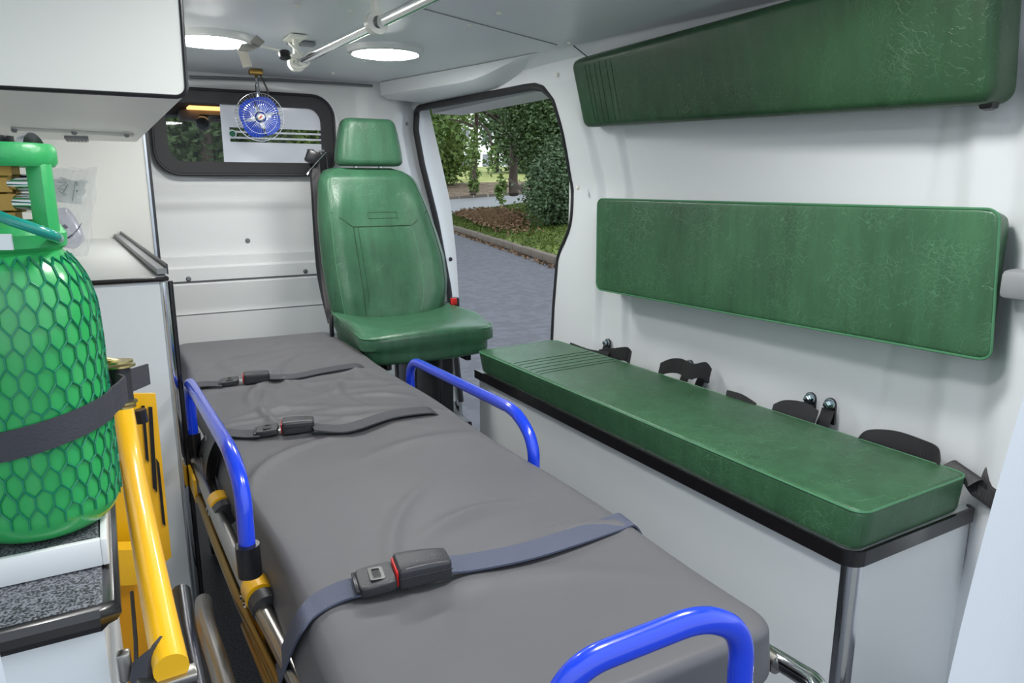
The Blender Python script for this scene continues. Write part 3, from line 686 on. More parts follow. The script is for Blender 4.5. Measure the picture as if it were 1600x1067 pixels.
MB().box(at(1549, 70, x=1.44), (.02, .02, .07), .006).build('hinge_bracket', 'blackp', tc)
# latch at the near pillar
p = at(1598, 445, x=1.46)
lt = thing('pillar_latch', 'grey plastic latch on the rear right pillar beside the backrest', 'latch', p)
MB().box(p, (.05, .06, .055), .012).build('latch_body', 'vent', lt)
# ------------------------------------------------------------------ wall bolts and bench belts
def anchor(u, v, label, size=1.0):
    p = at(u, v, x=1.535); t = thing('belt_anchor', label, 'anchor', p, group='belt anchors bolted to the right wall')
    o_ = [V((p.x, p.y+y*size, p.z+z*size)) for y, z in [(.016*math.cos(a), .016*math.sin(a)) for a in np.linspace(0, math.pi, 9)]+[(-.017, -.05), (.017, -.05)]]
    MB().prism(o_, (-.006, 0, 0)).build('plate', 'darkmetal', t, 30)
    MB().lathe([(0, .006), (.014*size, .004), (.0150*size, 0)], p+V((-.006, 0, 0)), (-1, 0, 0), 20).build('washer', 'bolt', t)
    MB().lathe([(0, .016), (.0075*size, .015), (.0095*size, .013), (.0095*size, .004)], p+V((-.008, 0, 0)), (-1, 0, 0), 6).build('bolt', 'bolt', t, 20)
    MB().ribbon(smooth_path([p+V((-.010, 0, -.012)), p+V((-.016, 0, -.03)), p+V((-.03, 0, -.06)), p+V((-.035, .0, -.10))], 4), V((0, 1, 0)), .034*size, .004).build('belt_loop', 'rubber', t)
anchor(951, 535, 'zinc bolt with belt loop on right wall, furthest from the camera', .9)
anchor(1079, 569, 'left bolt of the middle pair on the right wall', .9)
anchor(1104, 574, 'right bolt of the middle pair on the right wall', .9)
anchor(1268, 622, 'left bolt of the nearest, largest pair on the right wall', 1.0)
anchor(1299, 631, 'right bolt of the nearest, largest pair on the right wall', 1.0)
def belt(label, pts, wdir, w=.045):
    o = MB().ribbon(smooth_path(pts, 6), wdir, w, .003).build('bench_belt', 'belt', None, 50)
    o['label'] = label; o['category'] = 'belt'; o['group'] = 'black belts behind the bench cushion'
W = 1.50
belt('black belt lying flat behind the far end of the bench cushion', [at(890, 541, x=1.47), at(920, 552, x=1.48), at(950, 556, x=1.47)], V((.3, 0, 1)), .03)
belt('folded black belt under the furthest wall bolt', [at(935, 556, x=1.49), at(960, 554, x=1.48), at(978, 553, x=1.48), at(985, 560, x=1.50)], V((0, -.2, 1)), .05)
belt('looped black belt under the middle bolt pair', [at(1030, 578, x=1.47), at(1045, 572, x=1.47), at(1062, 572, x=1.48), at(1080, 580, x=1.46), at(1100, 578, x=1.48), at(1109, 588, x=1.50)], V((0, -.25, 1)), .05)
belt('short black belt edge behind the middle of the bench cushion', [at(1135, 616, x=1.46), at(1158, 623, x=1.46), at(1180, 637, x=1.46)], V((.2, 0, 1)), .025)
belt('black belt running from the left bolt of the nearest pair', [at(1205, 644, x=1.47), at(1222, 638, x=1.48), at(1250, 641, x=1.48), at(1275, 655, x=1.49)], V((.2, -.1, 1)), .045)
belt('arched black belt between the nearest bolt pair and the bench end', [at(1335, 705, x=1.46), at(1352, 687, x=1.48), at(1395, 688, x=1.50), at(1440, 703, x=1.50), at(1462, 715, x=1.48), at(1466, 735, x=1.47)], V((.1, 0, 1)), .045)
belt('twisted black belt hanging over the near end of the bench', [at(1490, 745, x=1.47), at(1515, 735, x=1.49), at(1525, 765, x=1.49), at(1545, 790, x=1.48), at(1562, 748, x=1.50), at(1578, 738, x=1.52)], [V((.1, 1, .3))]*31, .065)
# ================================================================== ATTENDANT SEAT
seat = thing('attendant_seat', 'green leatherette single seat with headrest beside the open side door', 'seat', (.95, 2.5, 0))
rows = [(.585, .180, .942, 2.655), (.605, .213, .942, 2.655), (.65, .236, .952, 2.67), (.72, .247, .957, 2.69), (.81, .250, .957, 2.72), (.90, .240, .948, 2.74), (.98, .228, .939, 2.76), (1.05, .212, .932, 2.775), (1.11, .198, .925, 2.79), (1.135, .180, .920, 2.795), (1.152, .158, .915, 2.80), (1.162, .120, .913, 2.81)]
RZs = [r[0] for r in rows]
def back_pt(z, a, off=0):
    """a: -1..1 across the front face"""
    hw = lerp(z, RZs, [r[1] for r in rows]); cx = lerp(z, RZs, [r[2] for r in rows]); y = lerp(z, RZs, [r[3] for r in rows])
    s_ = abs(a); fr = -.045-.022*math.exp(-((s_-.72)/.2)**2)*sst(z, .58, .7)*(1-sst(z, 1.0, 1.12))+.05*max(0, s_-.85)**1.5/.15**1.5*.9
    tuck = .03*sst(z, 1.12, 1.162)
    return V((cx+a*hw, y+fr+tuck-off, z))
b = MB(); nz = 44; na = 40; vs = []; fs = []
zl = list(np.linspace(.585, 1.12, nz-9))+list(np.linspace(1.125, 1.162, 10))
for z in zl:
    ring = []
    for k in range(na): a = -1+2*k/(na-1); ring.append(back_pt(z, a))
    hw = lerp(z, RZs, [r[1] for r in rows]); cx = lerp(z, RZs, [r[2] for r in rows]); y = lerp(z, RZs, [r[3] for r in rows])
    for k in range(12): a = 1-2*k/11; ring.append(V((cx+a*hw*.99, y+.055-.035*abs(a)**4, z)))
    vs += ring
nr = na+12
for i in range(len(zl)-1):
    for j in range(nr): fs.append((i*nr+j, i*nr+(j+1) % nr, (i+1)*nr+(j+1) % nr, (i+1)*nr+j))
fs += [tuple(range(nr)), tuple((len(zl)-1)*nr+j for j in range(nr))]
br = b.add(vs, fs).build('backrest', 'seat_leather', seat, 60)
def seamline(pts, r=.0018, m='stitch'): MB().tube([back_pt(z, a, .0004) for a, z in pts], r, 6).build('seam', m, br)
seamline([(-.86, z) for z in np.linspace(.62, 1.12, 24)], .0014, 'piping')
seamline([(.86, z) for z in np.linspace(.62, 1.12, 24)], .0014)
seamline([(-.86, 1.00), (-.70, .975), (-.52, .945), (-.50, .943)]+[(a, .943) for a in np.linspace(-.45, .45, 12)]+[(.50, .943), (.60, .96), (.80, .99), (.86, 1.0)])
seamline([(-.50, z) for z in np.linspace(.943, .62, 16)]); seamline([(.50-.0*z, z) for z in np.linspace(.943, .62, 16)], .0014, 'piping')
seamline([(-.42, z) for z in np.linspace(.943, .66, 16)], .0012)
# embossed wordmark on the backrest: plain raised outline frame and illegible letter strokes
EMB = [(-.21, .995), (.30, .995), (.30, .972), (-.21, .972), (-.21, .995)]
def arcline(p): 
    out = []
    for (a, b_) in zip(p[:-1], p[1:]):
        for k in range(8): out.append((a[0]+(b_[0]-a[0])*k/8, a[1]+(b_[1]-a[1])*k/8))
    return out+[p[-1]]
seamline(arcline(EMB), .0008, 'stitch')
# headrest
hv, hf = rbox(.118, .052, .082, .022, .040, 16, 10, 8, 0, lambda p: V((.936+p.x*(1.12-.27*max(0, (p.z+.082)/.164)**1.8), 2.815+p.y*(1-.15*(p.z/.082))+.0, 1.258+p.z*1.08)))
MB().add(hv, hf).build('headrest', 'seat_leather', seat, 60)
for dx in (-.05, .05): MB().cyl((.93+dx, 2.82, 1.14), (.933+dx, 2.82, 1.20), .006, 10).build('headrest_post', 'chrome', seat)
# seat cushion
def seatf(p):
    x, y, z = p.x, p.y, p.z
    t = (y+.24)/.48    # 0 front .. 1 back
    top = z > 0
    if top: z += .032*(abs(x)/.235)**2.2*sst(t, .05, .35) - .006 + .018*math.exp(-((t-.1)/.15)**2)*(1-(x/.235)**2)
    bow = -.035*(1-(x/.235)**2)*(1-t)
    flare = 1.04-.06*t
    if z < 0: flare *= .93; y = y*(.95); 
    return V((.955+x*flare, 2.49+y+bow, .558+z*(1.0)))
sv, sf = rbox(.240, .240, .052, .020, .055, 24, 24, 6, 0, seatf)
sc_ = MB().add(sv, sf).build('seat_cushion', 'seat_leather', seat, 60)
loop = [seatf(V((x, y, .0465))) for x, y in rrect(.2385, .2385, .055, 10)]
lp_ = densify(loop, .02)
MB().tube([p for p in lp_ if p.y < 2.60][0:0] or lp_, .0022, 6, closed=True).build('seam', 'piping', sc_)
# recliner and red buckle
MB().box(at(710, 474, y=2.62), (.035, .03, .05), .006).build('buckle_stalk', 'blackp', seat)
MB().box(at(709, 471, y=2.59), (.026, .012, .028), .004).build('buckle_button', 'red', seat)
MB().box((.80, 2.45, .496), (.02, .34, .03), .004).build('seat_rail', 'blackp', seat); MB().box((1.10, 2.45, .496), (.02, .34, .03), .004).build('seat_rail', 'blackp', seat)
b = MB(); b.bbox((.86, 2.36, .0), (.93, 2.40, .49), .005); b.build('pedestal', 'darkmetal', seat)
MB().bbox((.935, 2.38, .0), (1.03, 2.50, .49), .01).build('pedestal', 'blackp', seat)
MB().bbox((1.09, 2.52, .0), (1.15, 2.60, .49), .01).build('pedestal', 'blackp', seat)
MB().bbox((1.0, 2.50, .12), (1.22, 2.66, .17), .01).build('pedestal_brace', 'darkmetal', seat)
MB().bbox((.80, 2.32, .0), (1.20, 2.68, .02), .006).build('base_plate', 'darkmetal', seat)
# grey plastic step moulding beside the seat
sm = MB(); sm.grid(lambda u, v: V((1.05+.28*u-.05*v, 2.70-.2*v+.35*u*0, .10+.10*(1-u)**2+.03*v)), 8, 8)
# seat belt
bl = thing('seat_belt', 'black three-point seat belt hanging left of the green seat back', 'seat belt', (.7, 2.78, .6))
YBt = 2.90
pth = [at(492, 248, y=YBt), at(496, 300, y=2.88), at(500, 360, y=2.86), at(508, 430, y=2.82), at(515, 480, y=2.74), at(519, 505, y=2.66)]
MB().ribbon(smooth_path(pth, 6), V((1, -.35, 0)), .034, .0025).build('webbing', 'belt', bl)
pth = [at(488, 250, y=YBt), at(497, 400, y=2.89), at(505, 455, y=2.86), at(516, 500, y=2.72)]
MB().ribbon(smooth_path(pth, 6), V((1, .5, 0)), .030, .0025).build('webbing', 'belt', bl)
pg = at(489, 246, y=YBt-.02)
MB().box(pg, (.055, .03, .05), .008, rot=Matrix.Rotation(.4, 4, 'Y')).build('guide_loop', 'blackp', bl)
MB().tube(fillet([pg+V((.025, 0, .02)), pg+V((.05, 0, .03)), pg+V((.06, .0, -.10))], .015), .005, 8).build('guide_bracket', 'blackp', bl)
MB().tube([pg+V((.05, -.01, .02)), pg+V((-.02, -.02, -.05)), pg+V((-.03, -.02, -.065))], .003, 6).build('height_pin', 'chrome', bl)
MB().box(at(518, 510, y=2.62), (.014, .02, .085), .004).build('anchor_plate', 'blackp', bl)
# ================================================================== CEILING LAMPS, ROD, HOOK, FAN
def lamp(u, v, label):
    p = at(u, v, z=ZC-.004); t = thing('ceiling_lamp', label, 'lamp', p, group='round ceiling lamps')
    MB().lathe([(.108, -.016), (.120, -.012), (.124, .002), (.124, .006), (.104, .006), (.104, -.012)], p, (0, 0, 1), 48, closed=True).build('bezel', 'bulk', t)
    MB().lathe([(0, -.026), (.05, -.024), (.09, -.018), (.107, -.010), (.107, 0), (0, 0)], p, (0, 0, 1), 48).build('diffuser', 'lens', t)
lamp(602, 78, 'round lit ceiling lamp to the right of the grab rod')
lamp(327, 58, 'round lit ceiling lamp partly hidden by the upper left cabinet')
def added_lamp(x, y, label):
    q = V((x, y, ZC-.004)); P_ = q-CAM; zz_ = P_.dot(FW)
    lamp(CX+f_px*P_.dot(RT)/zz_, CY-f_px*P_.dot(UP)/zz_, label)
added_lamp(.46, .76, 'added unseen ceiling lamp above the foot end of the stretcher, left of the grab rod')  # unseen pair of lamps, added for more light inside the van
added_lamp(.98, .88, 'added unseen ceiling lamp above the foot end of the stretcher, right of the grab rod')
rod = thing('grab_rod', 'polished steel grab rod running under the ceiling with white holders', 'rod', at(560, 50, z=1.46))
pa, pb = at(462, 99, z=1.455), at(690, -12, z=1.455)
pe = pa+(pb-pa)*1.9
dr = (pb-pa).normalized()
MB().cyl(pa, pe, .0125, 24).build('rail', 'chrome', rod)
def holder(c, nm='holder'):
    h = MB().lathe([(.0135, -.013), (.025, -.012), (.026, 0), (.025, .012), (.0135, .013)], c, dr, 24, closed=True)
    h.box(c+V((0, 0, .042)), (.016, .022, .06), .004).box(V((c.x, c.y, ZC-.006)), (.05, .10, .008), .003)
    return h.build(nm, 'cap', rod)
holder(pa+dr*.01); holder(at(588, 36, z=1.455))
MB().box(at(470, 68, z=ZC-.008), (.085, .03, .012), .003).build('mount_plate', 'vent', rod)
hk = thing('drip_hook', 'bent steel drip bag hook tied to the rod end by a pale strap', 'hook', at(400, 75, z=1.48))
hb = MB()
for c_, dy_ in ((((390, 65), (401, 55), (414, 65), (406, 73)), (0, 0, -.03, -.03)), (((371, 79), (378, 68), (399, 66), (406, 73), (387, 81)), (0, 0, 0, -.03, -.03)), (((371, 79), (387, 81), (394, 103), (380, 106)), (0, -.02, -.02, 0))):
    hb.prism([at(u, v, y=2.2+d_) for (u, v), d_ in zip(c_, dy_)], (0, .003, 0))
hb.build('hook_plate', 'steel', hk, 0)
MB().ribbon([at(408, 72, y=2.2), at(440, 80, y=2.25), at(462, 92, y=2.28)], V((0, .3, 1)), .007, .0025).build('strap', 'cap', hk)
MB().lathe([(0, -.010), (.016, -.009), (.018, 0), (.016, .009), (0, .010)], at(445, 86, y=2.24), (0, .3, 1), 16).build('knob', 'blackp', hk)
MB().tube(smooth_path([at(452, 68, y=2.26), at(466, 80, y=2.22), at(482, 98, y=2.25), at(470, 106, y=2.27), at(456, 100, y=2.28)], 5), .004, 8).build('cable_tie', 'cap', hk)
# fan
fan = thing('fan', 'small blue-bladed caged fan hanging before the bulkhead window', 'fan', at(407, 185, y=2.98))
fc = at(406, 183, y=2.98); fd = (CAM-fc).normalized(); fd = V((-.12, -1, -.08)).normalized()
fu = V((0, 0, 1))-fd*fd.z; fu.normalize(); fr_ = fd.cross(fu)
Rf = .088
cg = MB()
def fpt(r, a, h): return fc+(fr_*math.cos(a)+fu*math.sin(a))*r+fd*h
prof = [(.022, .040), (.05, .040), (.072, .034), (.084, .018), (.088, 0), (.082, -.02), (.06, -.034), (.03, -.036)]
for k in range(44):
    a = 2*math.pi*k/44; cg.tube(smooth_path([fpt(r, a+.0*i, h) for i, (r, h) in enumerate(prof)], 2), .0007, 4, cap=False)
for r, h, th in ((.088, 0, .0013), (.022, .040, .0015), (.060, .0385, .0008), (.03, -.036, .001)):
    cg.tube([fpt(r, 2*math.pi*j/40, h) for j in range(40)], th, 6, closed=True)
cg.build('cage', 'chrome', fan)
def blade(k):
    a0 = 2*math.pi*k/4+.5; b = MB()
    def fn(u, v):
        r = .014+.066*v; wdt = (.6+.75*math.sin(min(1, v*1.1)*math.pi*.55))
        a = a0+(u-.5)*wdt*1.15; return fpt(r*(1-.12*abs(u-.5)*2*(v > .8)), a, .008+(u-.5)*.022*(.4+v))
    b.grid(fn, 8, 10); return b.build('blade', 'fanblue', fan, 60)
for k in range(4): blade(k)
MB().lathe([(0, .020), (.015, .018), (.018, .012), (.018, 0)], fc+fd*.024, fd, 24).build('hub_badge', 'chrome', fan)
MB().lathe([(0, .0212), (.010, .021), (.010, .019)], fc+fd*.024, fd, 24).build('badge_disc', 'cap', fan)
for s_ in (0, 1):
    a0 = math.pi*s_+.4; MB().tube([fpt(.0005+.0062*t, a0+2.6*t, .0465) for t in np.linspace(0, 1, 8)], .0016, 6).build('badge_emblem', 'red', fan)
top = at(400, 118, y=3.02)
MB().cyl(fc+fu*.088, V((top.x, top.y-.0, top.z)), .0055, 10).build('arm', 'chrome', fan)
MB().cyl(fc-fd*.035, fc+fu*.0-fd*.02, .02, 16).build('motor', 'blackp', fan)
MB().tube(fillet([fc-fd*.03, fc+fu*.08-fd*.03, fc+fu*.12-fd*.02], .03), .008, 8).build('neck', 'chrome', fan)
MB().box((top.x, top.y, ZC-.012), (.05, .03, .02), .004).build('ceiling_bracket', 'brass', fan)
MB().tube(smooth_path([V((top.x+.01, top.y, ZC-.01)), at(412, 128, y=3.02), at(419, 145, y=3.02), at(418, 165, y=3.02)], 5), .0035, 8).build('cable', 'blackp', fan)
# ================================================================== UPPER LEFT CABINET
ZU = 1.224
uc = thing('upper_cabinet', 'white upper wall cabinet with black edged door at top left', 'cabinet', (-.1, 1.8, ZU))
ux = .128
MB().prism([V((-.335, 1.215, ZU)), V((ux-.006, 1.215, ZU)), V((.115, 2.50, ZU)), V((-.335, 2.50, ZU))], (0, 0, .30)).build('body', 'lam_warm', uc, 0)
dp = [(-.33, 1.53), (-.33, ZU)]+[(ux-.016+.016*math.sin(a), ZU+.016-.016*math.cos(a)) for a in np.linspace(0, math.pi/2, 8)]+[(ux+.006, 1.53)]
MB().prism([V((x, 1.197, z)) for x, z in dp], (0, .018, 0)).build('door', 'lam_warm', uc, 30)
MB().tube([V((x, 1.1975, z)) for x, z in dp[1:]], .0032, 8).build('edge_profile', 'edge', uc)
# underside fittings
p1, p2 = at(18, 200, z=ZU-.002), at(208, 210, z=ZU-.002)
MB().tube([p1, p2], .006, 8).build('light_strip', 'led', uc)
for (u, v) in ((22, 203), (116, 207), (198, 211)): cap(at(u, v, z=ZU-.006), (0, 0, -1), .006, 'vent', uc, 'screw')
p = at(120, 217, z=ZU-.004); pv = MB().box(p, (.055, .13, .010), .003)
vt = pv.build('air_vent', 'vent', uc)
for k in range(6): MB().box(p+V((-.021+.0083*k, -.005, -.005)), (.0045, .09, .004)).build('vent_slot', 'blackp', vt, 0)
MB().bbox((-.30, 1.32, ZU-.004), (-.13, 1.40, ZU), .001).build('hinge', 'vent', uc)
# ================================================================== LOWER LEFT CABINET
ZW = .905
lc = thing('storage_cabinet', 'tall white cabinet with open worktop niche left of the stretcher', 'cabinet', (0, 2, 0))
near_y = 1.42
pc = at(258, 432, z=ZW)
YN = pc.y+.012
XC = pc.x
# near end panel, worktop, far niche panel
MB().bbox((-.335, YN, 0), (XC-.012, YN+.018, ZW-.012)).build('end_panel', 'lam', lc, 0)
MB().prism([V((XC-.004, YN+.02, 0)), V((XC-.022, YN+.02, 0)), V((.02, 2.5, 0)), V((.09, 2.5, 0))], (0, 0, ZW-.012)).build('side_panel', 'lam', lc, 0)
pk = at(186, 372, z=ZW); 
wt = [V((-.335, YN-.008, ZW-.012)), V((XC-.006, YN-.008, ZW-.012)), V((XC+.004, YN+.004, ZW-.012)), V((pk.x+.006, pk.y, ZW-.012)), V((-.335, pk.y, ZW-.012))]
MB().prism(wt, (0, 0, .012)).build('worktop', 'greytop', lc, 0)
MB().tube([wt[0]+V((0, 0, .006)), wt[1]+V((0, 0, .006)), wt[2]+V((0, 0, .006))], .0055, 8).build('edge_profile', 'edge', lc)
MB().ribbon([wt[2]+V((-.008, .0, .022)), wt[3]+V((-.010, 0, .022))], V((1, 0, 0)), .020, .012).build('raised_lip', 'vent', lc, 0)
MB().ribbon([wt[2]+V((.003, .0, .026)), wt[3]+V((.002, 0, .026))], V((0, 0, 1)), .022, .003).build('lip_edge', 'darkmetal', lc, 0)
# corner trim
MB().tube([V((XC-.004, YN+.010, 0)), V((XC-.004, YN+.010, ZW-.014))], .010, 14).build('corner_trim', 'chrome', lc)
MB().tube([V((XC+.010, YN+.022, 0)), V((XC+.010, YN+.022, ZW-.014))], .007, 10).build('corner_trim', 'edge', lc)
PY = pk.y
px_r = at(238, 330, y=PY).x
MB().bbox((-.335, PY, .3), (px_r-.004, PY+.016, 1.524)).build('niche_panel', 'lam_warm', lc, 0)
MB().bbox((px_r-.006, PY-.006, .3), (px_r+.002, PY+.02, 1.524)).build('niche_trim', 'alu', lc, 0)
MB().bbox((px_r+.002, PY-.004, .3), (px_r+.012, PY+.03, 1.524)).build('niche_trim', 'edge', lc, 0)
# ------------------------------------------------------------------ plastic bag with mask on the worktop
bgp = at(105, 400, z=ZW)
bag = thing('medical_bag', 'crumpled clear plastic bag holding a mask pouch on the worktop', 'bag', bgp)
by = 1.45
def crumple(u, v, y0, amp, seed):
    return y0+amp*(math.sin(u*23+seed)*math.sin(v*17+seed*2)+.6*math.sin(u*51+v*37+seed))
bo_ = [(60, 262), (95, 262), (148, 266), (152, 285), (136, 300), (134, 330), (132, 350), (140, 372), (137, 400), (118, 405), (60, 400)]
def quadpatch(c, n, y0, amp, seed):
    """c: four pixel corners TL TR BR BL"""
    b = MB()
    def fn(u, v):
        uu = (c[0][0]*(1-u)+c[1][0]*u)*(1-v)+(c[3][0]*(1-u)+c[2][0]*u)*v; vv = (c[0][1]*(1-u)+c[1][1]*u)*(1-v)+(c[3][1]*(1-u)+c[2][1]*u)*v
        uu += 2.5*math.sin(v*13+seed)*(u > .9); vv += 1.5*math.sin(u*17+seed)*(v < .1)
        return at(uu, vv, y=crumple(u, v, y0, amp, seed))
    return b.grid(fn, n, n)
bz = 1.49
quadpatch([(60, 262), (150, 262), (137, 402), (62, 402)], 26, 1.93, .006, 1).build('film', 'clear', bag, 0)
quadpatch([(60, 260), (152, 268), (139, 400), (62, 400)], 26, 1.99, .008, 4).build('film', 'clear', bag, 0)
quadpatch([(60, 276), (136, 283), (127, 320), (60, 312)], 8, 1.96, .002, 2).build('paper_pouch', 'paper', bag, 0)
mk = MB(); mc = at(100, 362, y=1.97)
mk.lathe([(.005, .045), (.020, .038), (.033, .015), (.043, -.014), (.046, -.030), (.038, -.033)], mc, (.5, -.4, -.5), 24, closed=False); mk.build('oxygen_mask', 'mask', bag)
def stroke(px, y, r, m, nm='green_print'): MB().tube([at(u, v, y=y) for u, v in px], r, 5).build(nm, m, bag)
stroke([(90, 284), (104, 286), (93, 292), (102, 298), (90, 294)], 1.952, .0008, 'ink'); stroke([(94, 277), (103, 279), (96, 281), (104, 284)], 1.952, .0006, 'ink')
stroke([(91, 298), (98, 302), (104, 306), (99, 300), (106, 288)], 1.952, .0008, 'ink'); stroke([(118, 283), (113, 314)], 1.952, .0008, 'ink')
stroke([(120, 284), (120, 287), (121, 290)], 1.952, .0010, 'ink'); MB().prism([at(118, 297, y=1.951), at(122, 297, y=1.951), at(120, 301, y=1.951)], (0, .001, 0)).build('green_print', 'ink', bag, 0)
for k in range(5): stroke([(100+k*3, 375-k*1), (122+k*1.5, 350-k*3+10)], 1.93, .0006, 'print', 'mask_elastic')
MB().box(at(96, 358, y=1.935), (.026, .002, .010), rot=Matrix.Rotation(-.6, 4, 'Y')).build('printed_label', 'print', bag, 0)
# ================================================================== PLATFORM, CYLINDER, STRAP
YP = .70
pf = thing('cylinder_cabinet', 'low white cabinet with speckled black top under the oxygen cylinder', 'cabinet', (-.08, .9, 0))
pr = at(178, 945, y=YP); pt = at(178, 938, y=YP)
ZP = pt.z; XP = pt.x-.008
MB().bbox((-.36, YP+.006, 0), (XP-.003, 1.10, ZP-.026)).build('body', 'lam', pf, 0)
MB().box((XP/2-.18, (YP+1.12)/2, ZP-.012), (.36+XP, 1.12-YP, .024), .004).build('top', 'speck', pf)
MB().tube([V((-.36, YP-.001, ZP-.013)), V((XP-.004, YP-.001, ZP-.013)), V((XP+.001, YP+.006, ZP-.013)), V((XP+.001, 1.12, ZP-.013))], .0125, 10).build('edge_profile', 'edge', pf)
p = at(195, 1040, y=YP-.01); MB().box(p, (.012, .012, .03), .003).build('latch', 'steel', pf)
# tray
tray = thing('cylinder_tray', 'flat aluminium-edged tray under the green cylinder', 'tray', (-.08, .85, ZP))
TZ = ZP+.028
pr2 = at(160, 845, y=.775)
MB().bbox((-.30, .782, ZP+.001), (pr2.x-.003, 1.09, TZ), .002).build('tray_top', 'speck', tray, 0)
MB().bbox((-.30, .774, ZP+.001), (pr2.x-.002, .781, TZ+.001), .001).build('tray_edge', 'bulk', tray)
MB().bbox((pr2.x-.002, .774, ZP+.001), (pr2.x+.004, 1.09, TZ+.001), .001).build('tray_edge', 'bulk', tray)
CA = V((-.0819, .845, 0)); CR = .0700; CB = TZ+.001
cy = thing('oxygen_cylinder', 'green oxygen cylinder wrapped in plastic netting with guard handle', 'cylinder', (CA.x, CA.y, CB))
def crad(h):  # h above base -> radius
    return lerp(h, [0, .004, .012, .025, .205, .23, .25, .265, .277, .287, .293, .30], [.045, .057, .065, .0700, .0700, .0685, .064, .058, .050, .040, .031, .029])
prof = [(0, 0), (.045, 0)]+[(crad(h), h) for h in list(np.linspace(.002, .03, 8))+list(np.linspace(.05, .205, 6))+list(np.linspace(.215, .30, 14))]
MB().lathe(prof, (CA.x, CA.y, CB), (0, 0, 1), 56).build('body', 'cyl', cy, 60)
# netting: hexagonal strands
nb = MB(); NA = 30; hh = .0135; rows_ = 14
def npnt(a, h): r = crad(h)+.0012; return V((CA.x+r*math.cos(a), CA.y+r*math.sin(a), CB+h))
h = .03; 
for j in range(20):
    h0 = .024+j*.0195
    if h0 > .276: break
    for i in range(NA):
        a = 2*math.pi*(i+(.5 if j % 2 else 0))/NA; da = math.pi/NA
        wob = .0015*math.sin(i*5.1+j*3.3)
        A = npnt(a, h0+wob); B = npnt(a, min(.29, h0+.0105+wob))
        nb.tube([A, B], .0011, 4, cap=False)
        C1 = npnt(a+da, min(.292, h0+.0195+.0015*math.sin((i)*5.1+(j+1)*3.3))); C2 = npnt(a-da, min(.292, h0+.0195+.0015*math.sin((i)*5.1+(j+1)*3.3)))
        m1 = npnt(a+da*.55, min(.292, h0+.0155)); m2 = npnt(a-da*.55, min(.292, h0+.0155))
        nb.tube([B, m1, C1], .0010, 4, cap=False); nb.tube([B, m2, C2], .0010, 4, cap=False)
nb.build('netting', 'net', cy, 60)
# collar and guard handle
MB().lathe([(.029, .284), (.045, .282), (.050, .286), (.051, .298), (.046, .306), (.030, .310)], (CA.x, CA.y, CB), (0, 0, 1), 40, closed=True).build('collar', 'guard', cy)
gz = .39; ph = CB+.285
gp = at(62, 320, d=.86)
ddir = V((.55, -.35, 0)).normalized()
for s_ in (1, -1):
    q = CA+V((RT.x, RT.y, 0)).normalized()*s_*.041
    path = fillet([V((q.x, q.y, CB+.28)), V((q.x, q.y, CB+.30)), V((q.x, q.y, CB+.383)), V((q.x, q.y, CB+.398))], .01)
    MB().box((q.x, q.y, CB+.328), (.017, .020, .085), .005, rot=Matrix.Rotation(-yaw, 4, 'Z')).build('guard_post', 'guard', cy)
MB().lathe([(.034, .362), (.048, .360), (.051, .364), (.051, .377), (.048, .381), (.036, .380)], (CA.x, CA.y, CB), (0, 0, 1), 40, closed=True).build('guard_ring', 'guard', cy, 40)
MB().lathe([(.0, .28), (.024, .28), (.025, .300), (.020, .302), (.0, .302)], (CA.x, CA.y, CB), (0, 0, 1), 24).build('neck_ring', 'bulk', cy)
MB().lathe([(0, .30), (.016, .30), (.016, .318), (.020, .320), (.020, .335), (.017, .337), (.017, .350), (.019, .352), (.019, .362), (0, .363)], (CA.x, CA.y, CB), (0, 0, 1), 8).build('valve_body', 'brass', cy, 20)
rtv = V((RT.x, RT.y, 0)).normalized()
c_ = CA+V((0, 0, CB+.345))
MB().tube([c_, c_+rtv*.034+V((0, 0, .0))], .008, 14).build('valve_outlet', 'chrome', cy)
MB().tube([c_+V((0, 0, -.018)), c_+V((0, 0, -.018))+rtv*.046], .009, 14).build('regulator', 'chrome', cy)
MB().lathe([(0, 0), (.015, 0), (.017, .004), (.017, .010), (0, .011)], c_+rtv*.03+V((0, 0, .028)), V((RT.x, RT.y, .1)), 20).build('pressure_gauge', 'chrome', cy)
MB().lathe([(0, .350), (.016, .374), (.018, .382), (.018, .388), (0, .390)], (CA.x+.0, CA.y, CB), (0, 0, 1), 16).build('valve_knob', 'blackp', cy)
# paper tag
MB().box(at(3, 378, d=.634), (.018, .002, .014), rot=Matrix.Rotation(-yaw, 4, 'Z')).build('paper_tag', 'paper', cy, 0)
hs = MB().tube(smooth_path([at(-60, 300, d=.65), at(-20, 328, d=.640), at(10, 342, d=.636), at(45, 354, d=.640), at(72, 364, d=.650), at(87, 370, d=.668), at(92, 374, d=.70)], 6), .0050, 12).build('oxygen_hose', 'hose', None)
hs['label'] = 'teal oxygen hose draped over the shoulder of the green cylinder'; hs['category'] = 'hose'
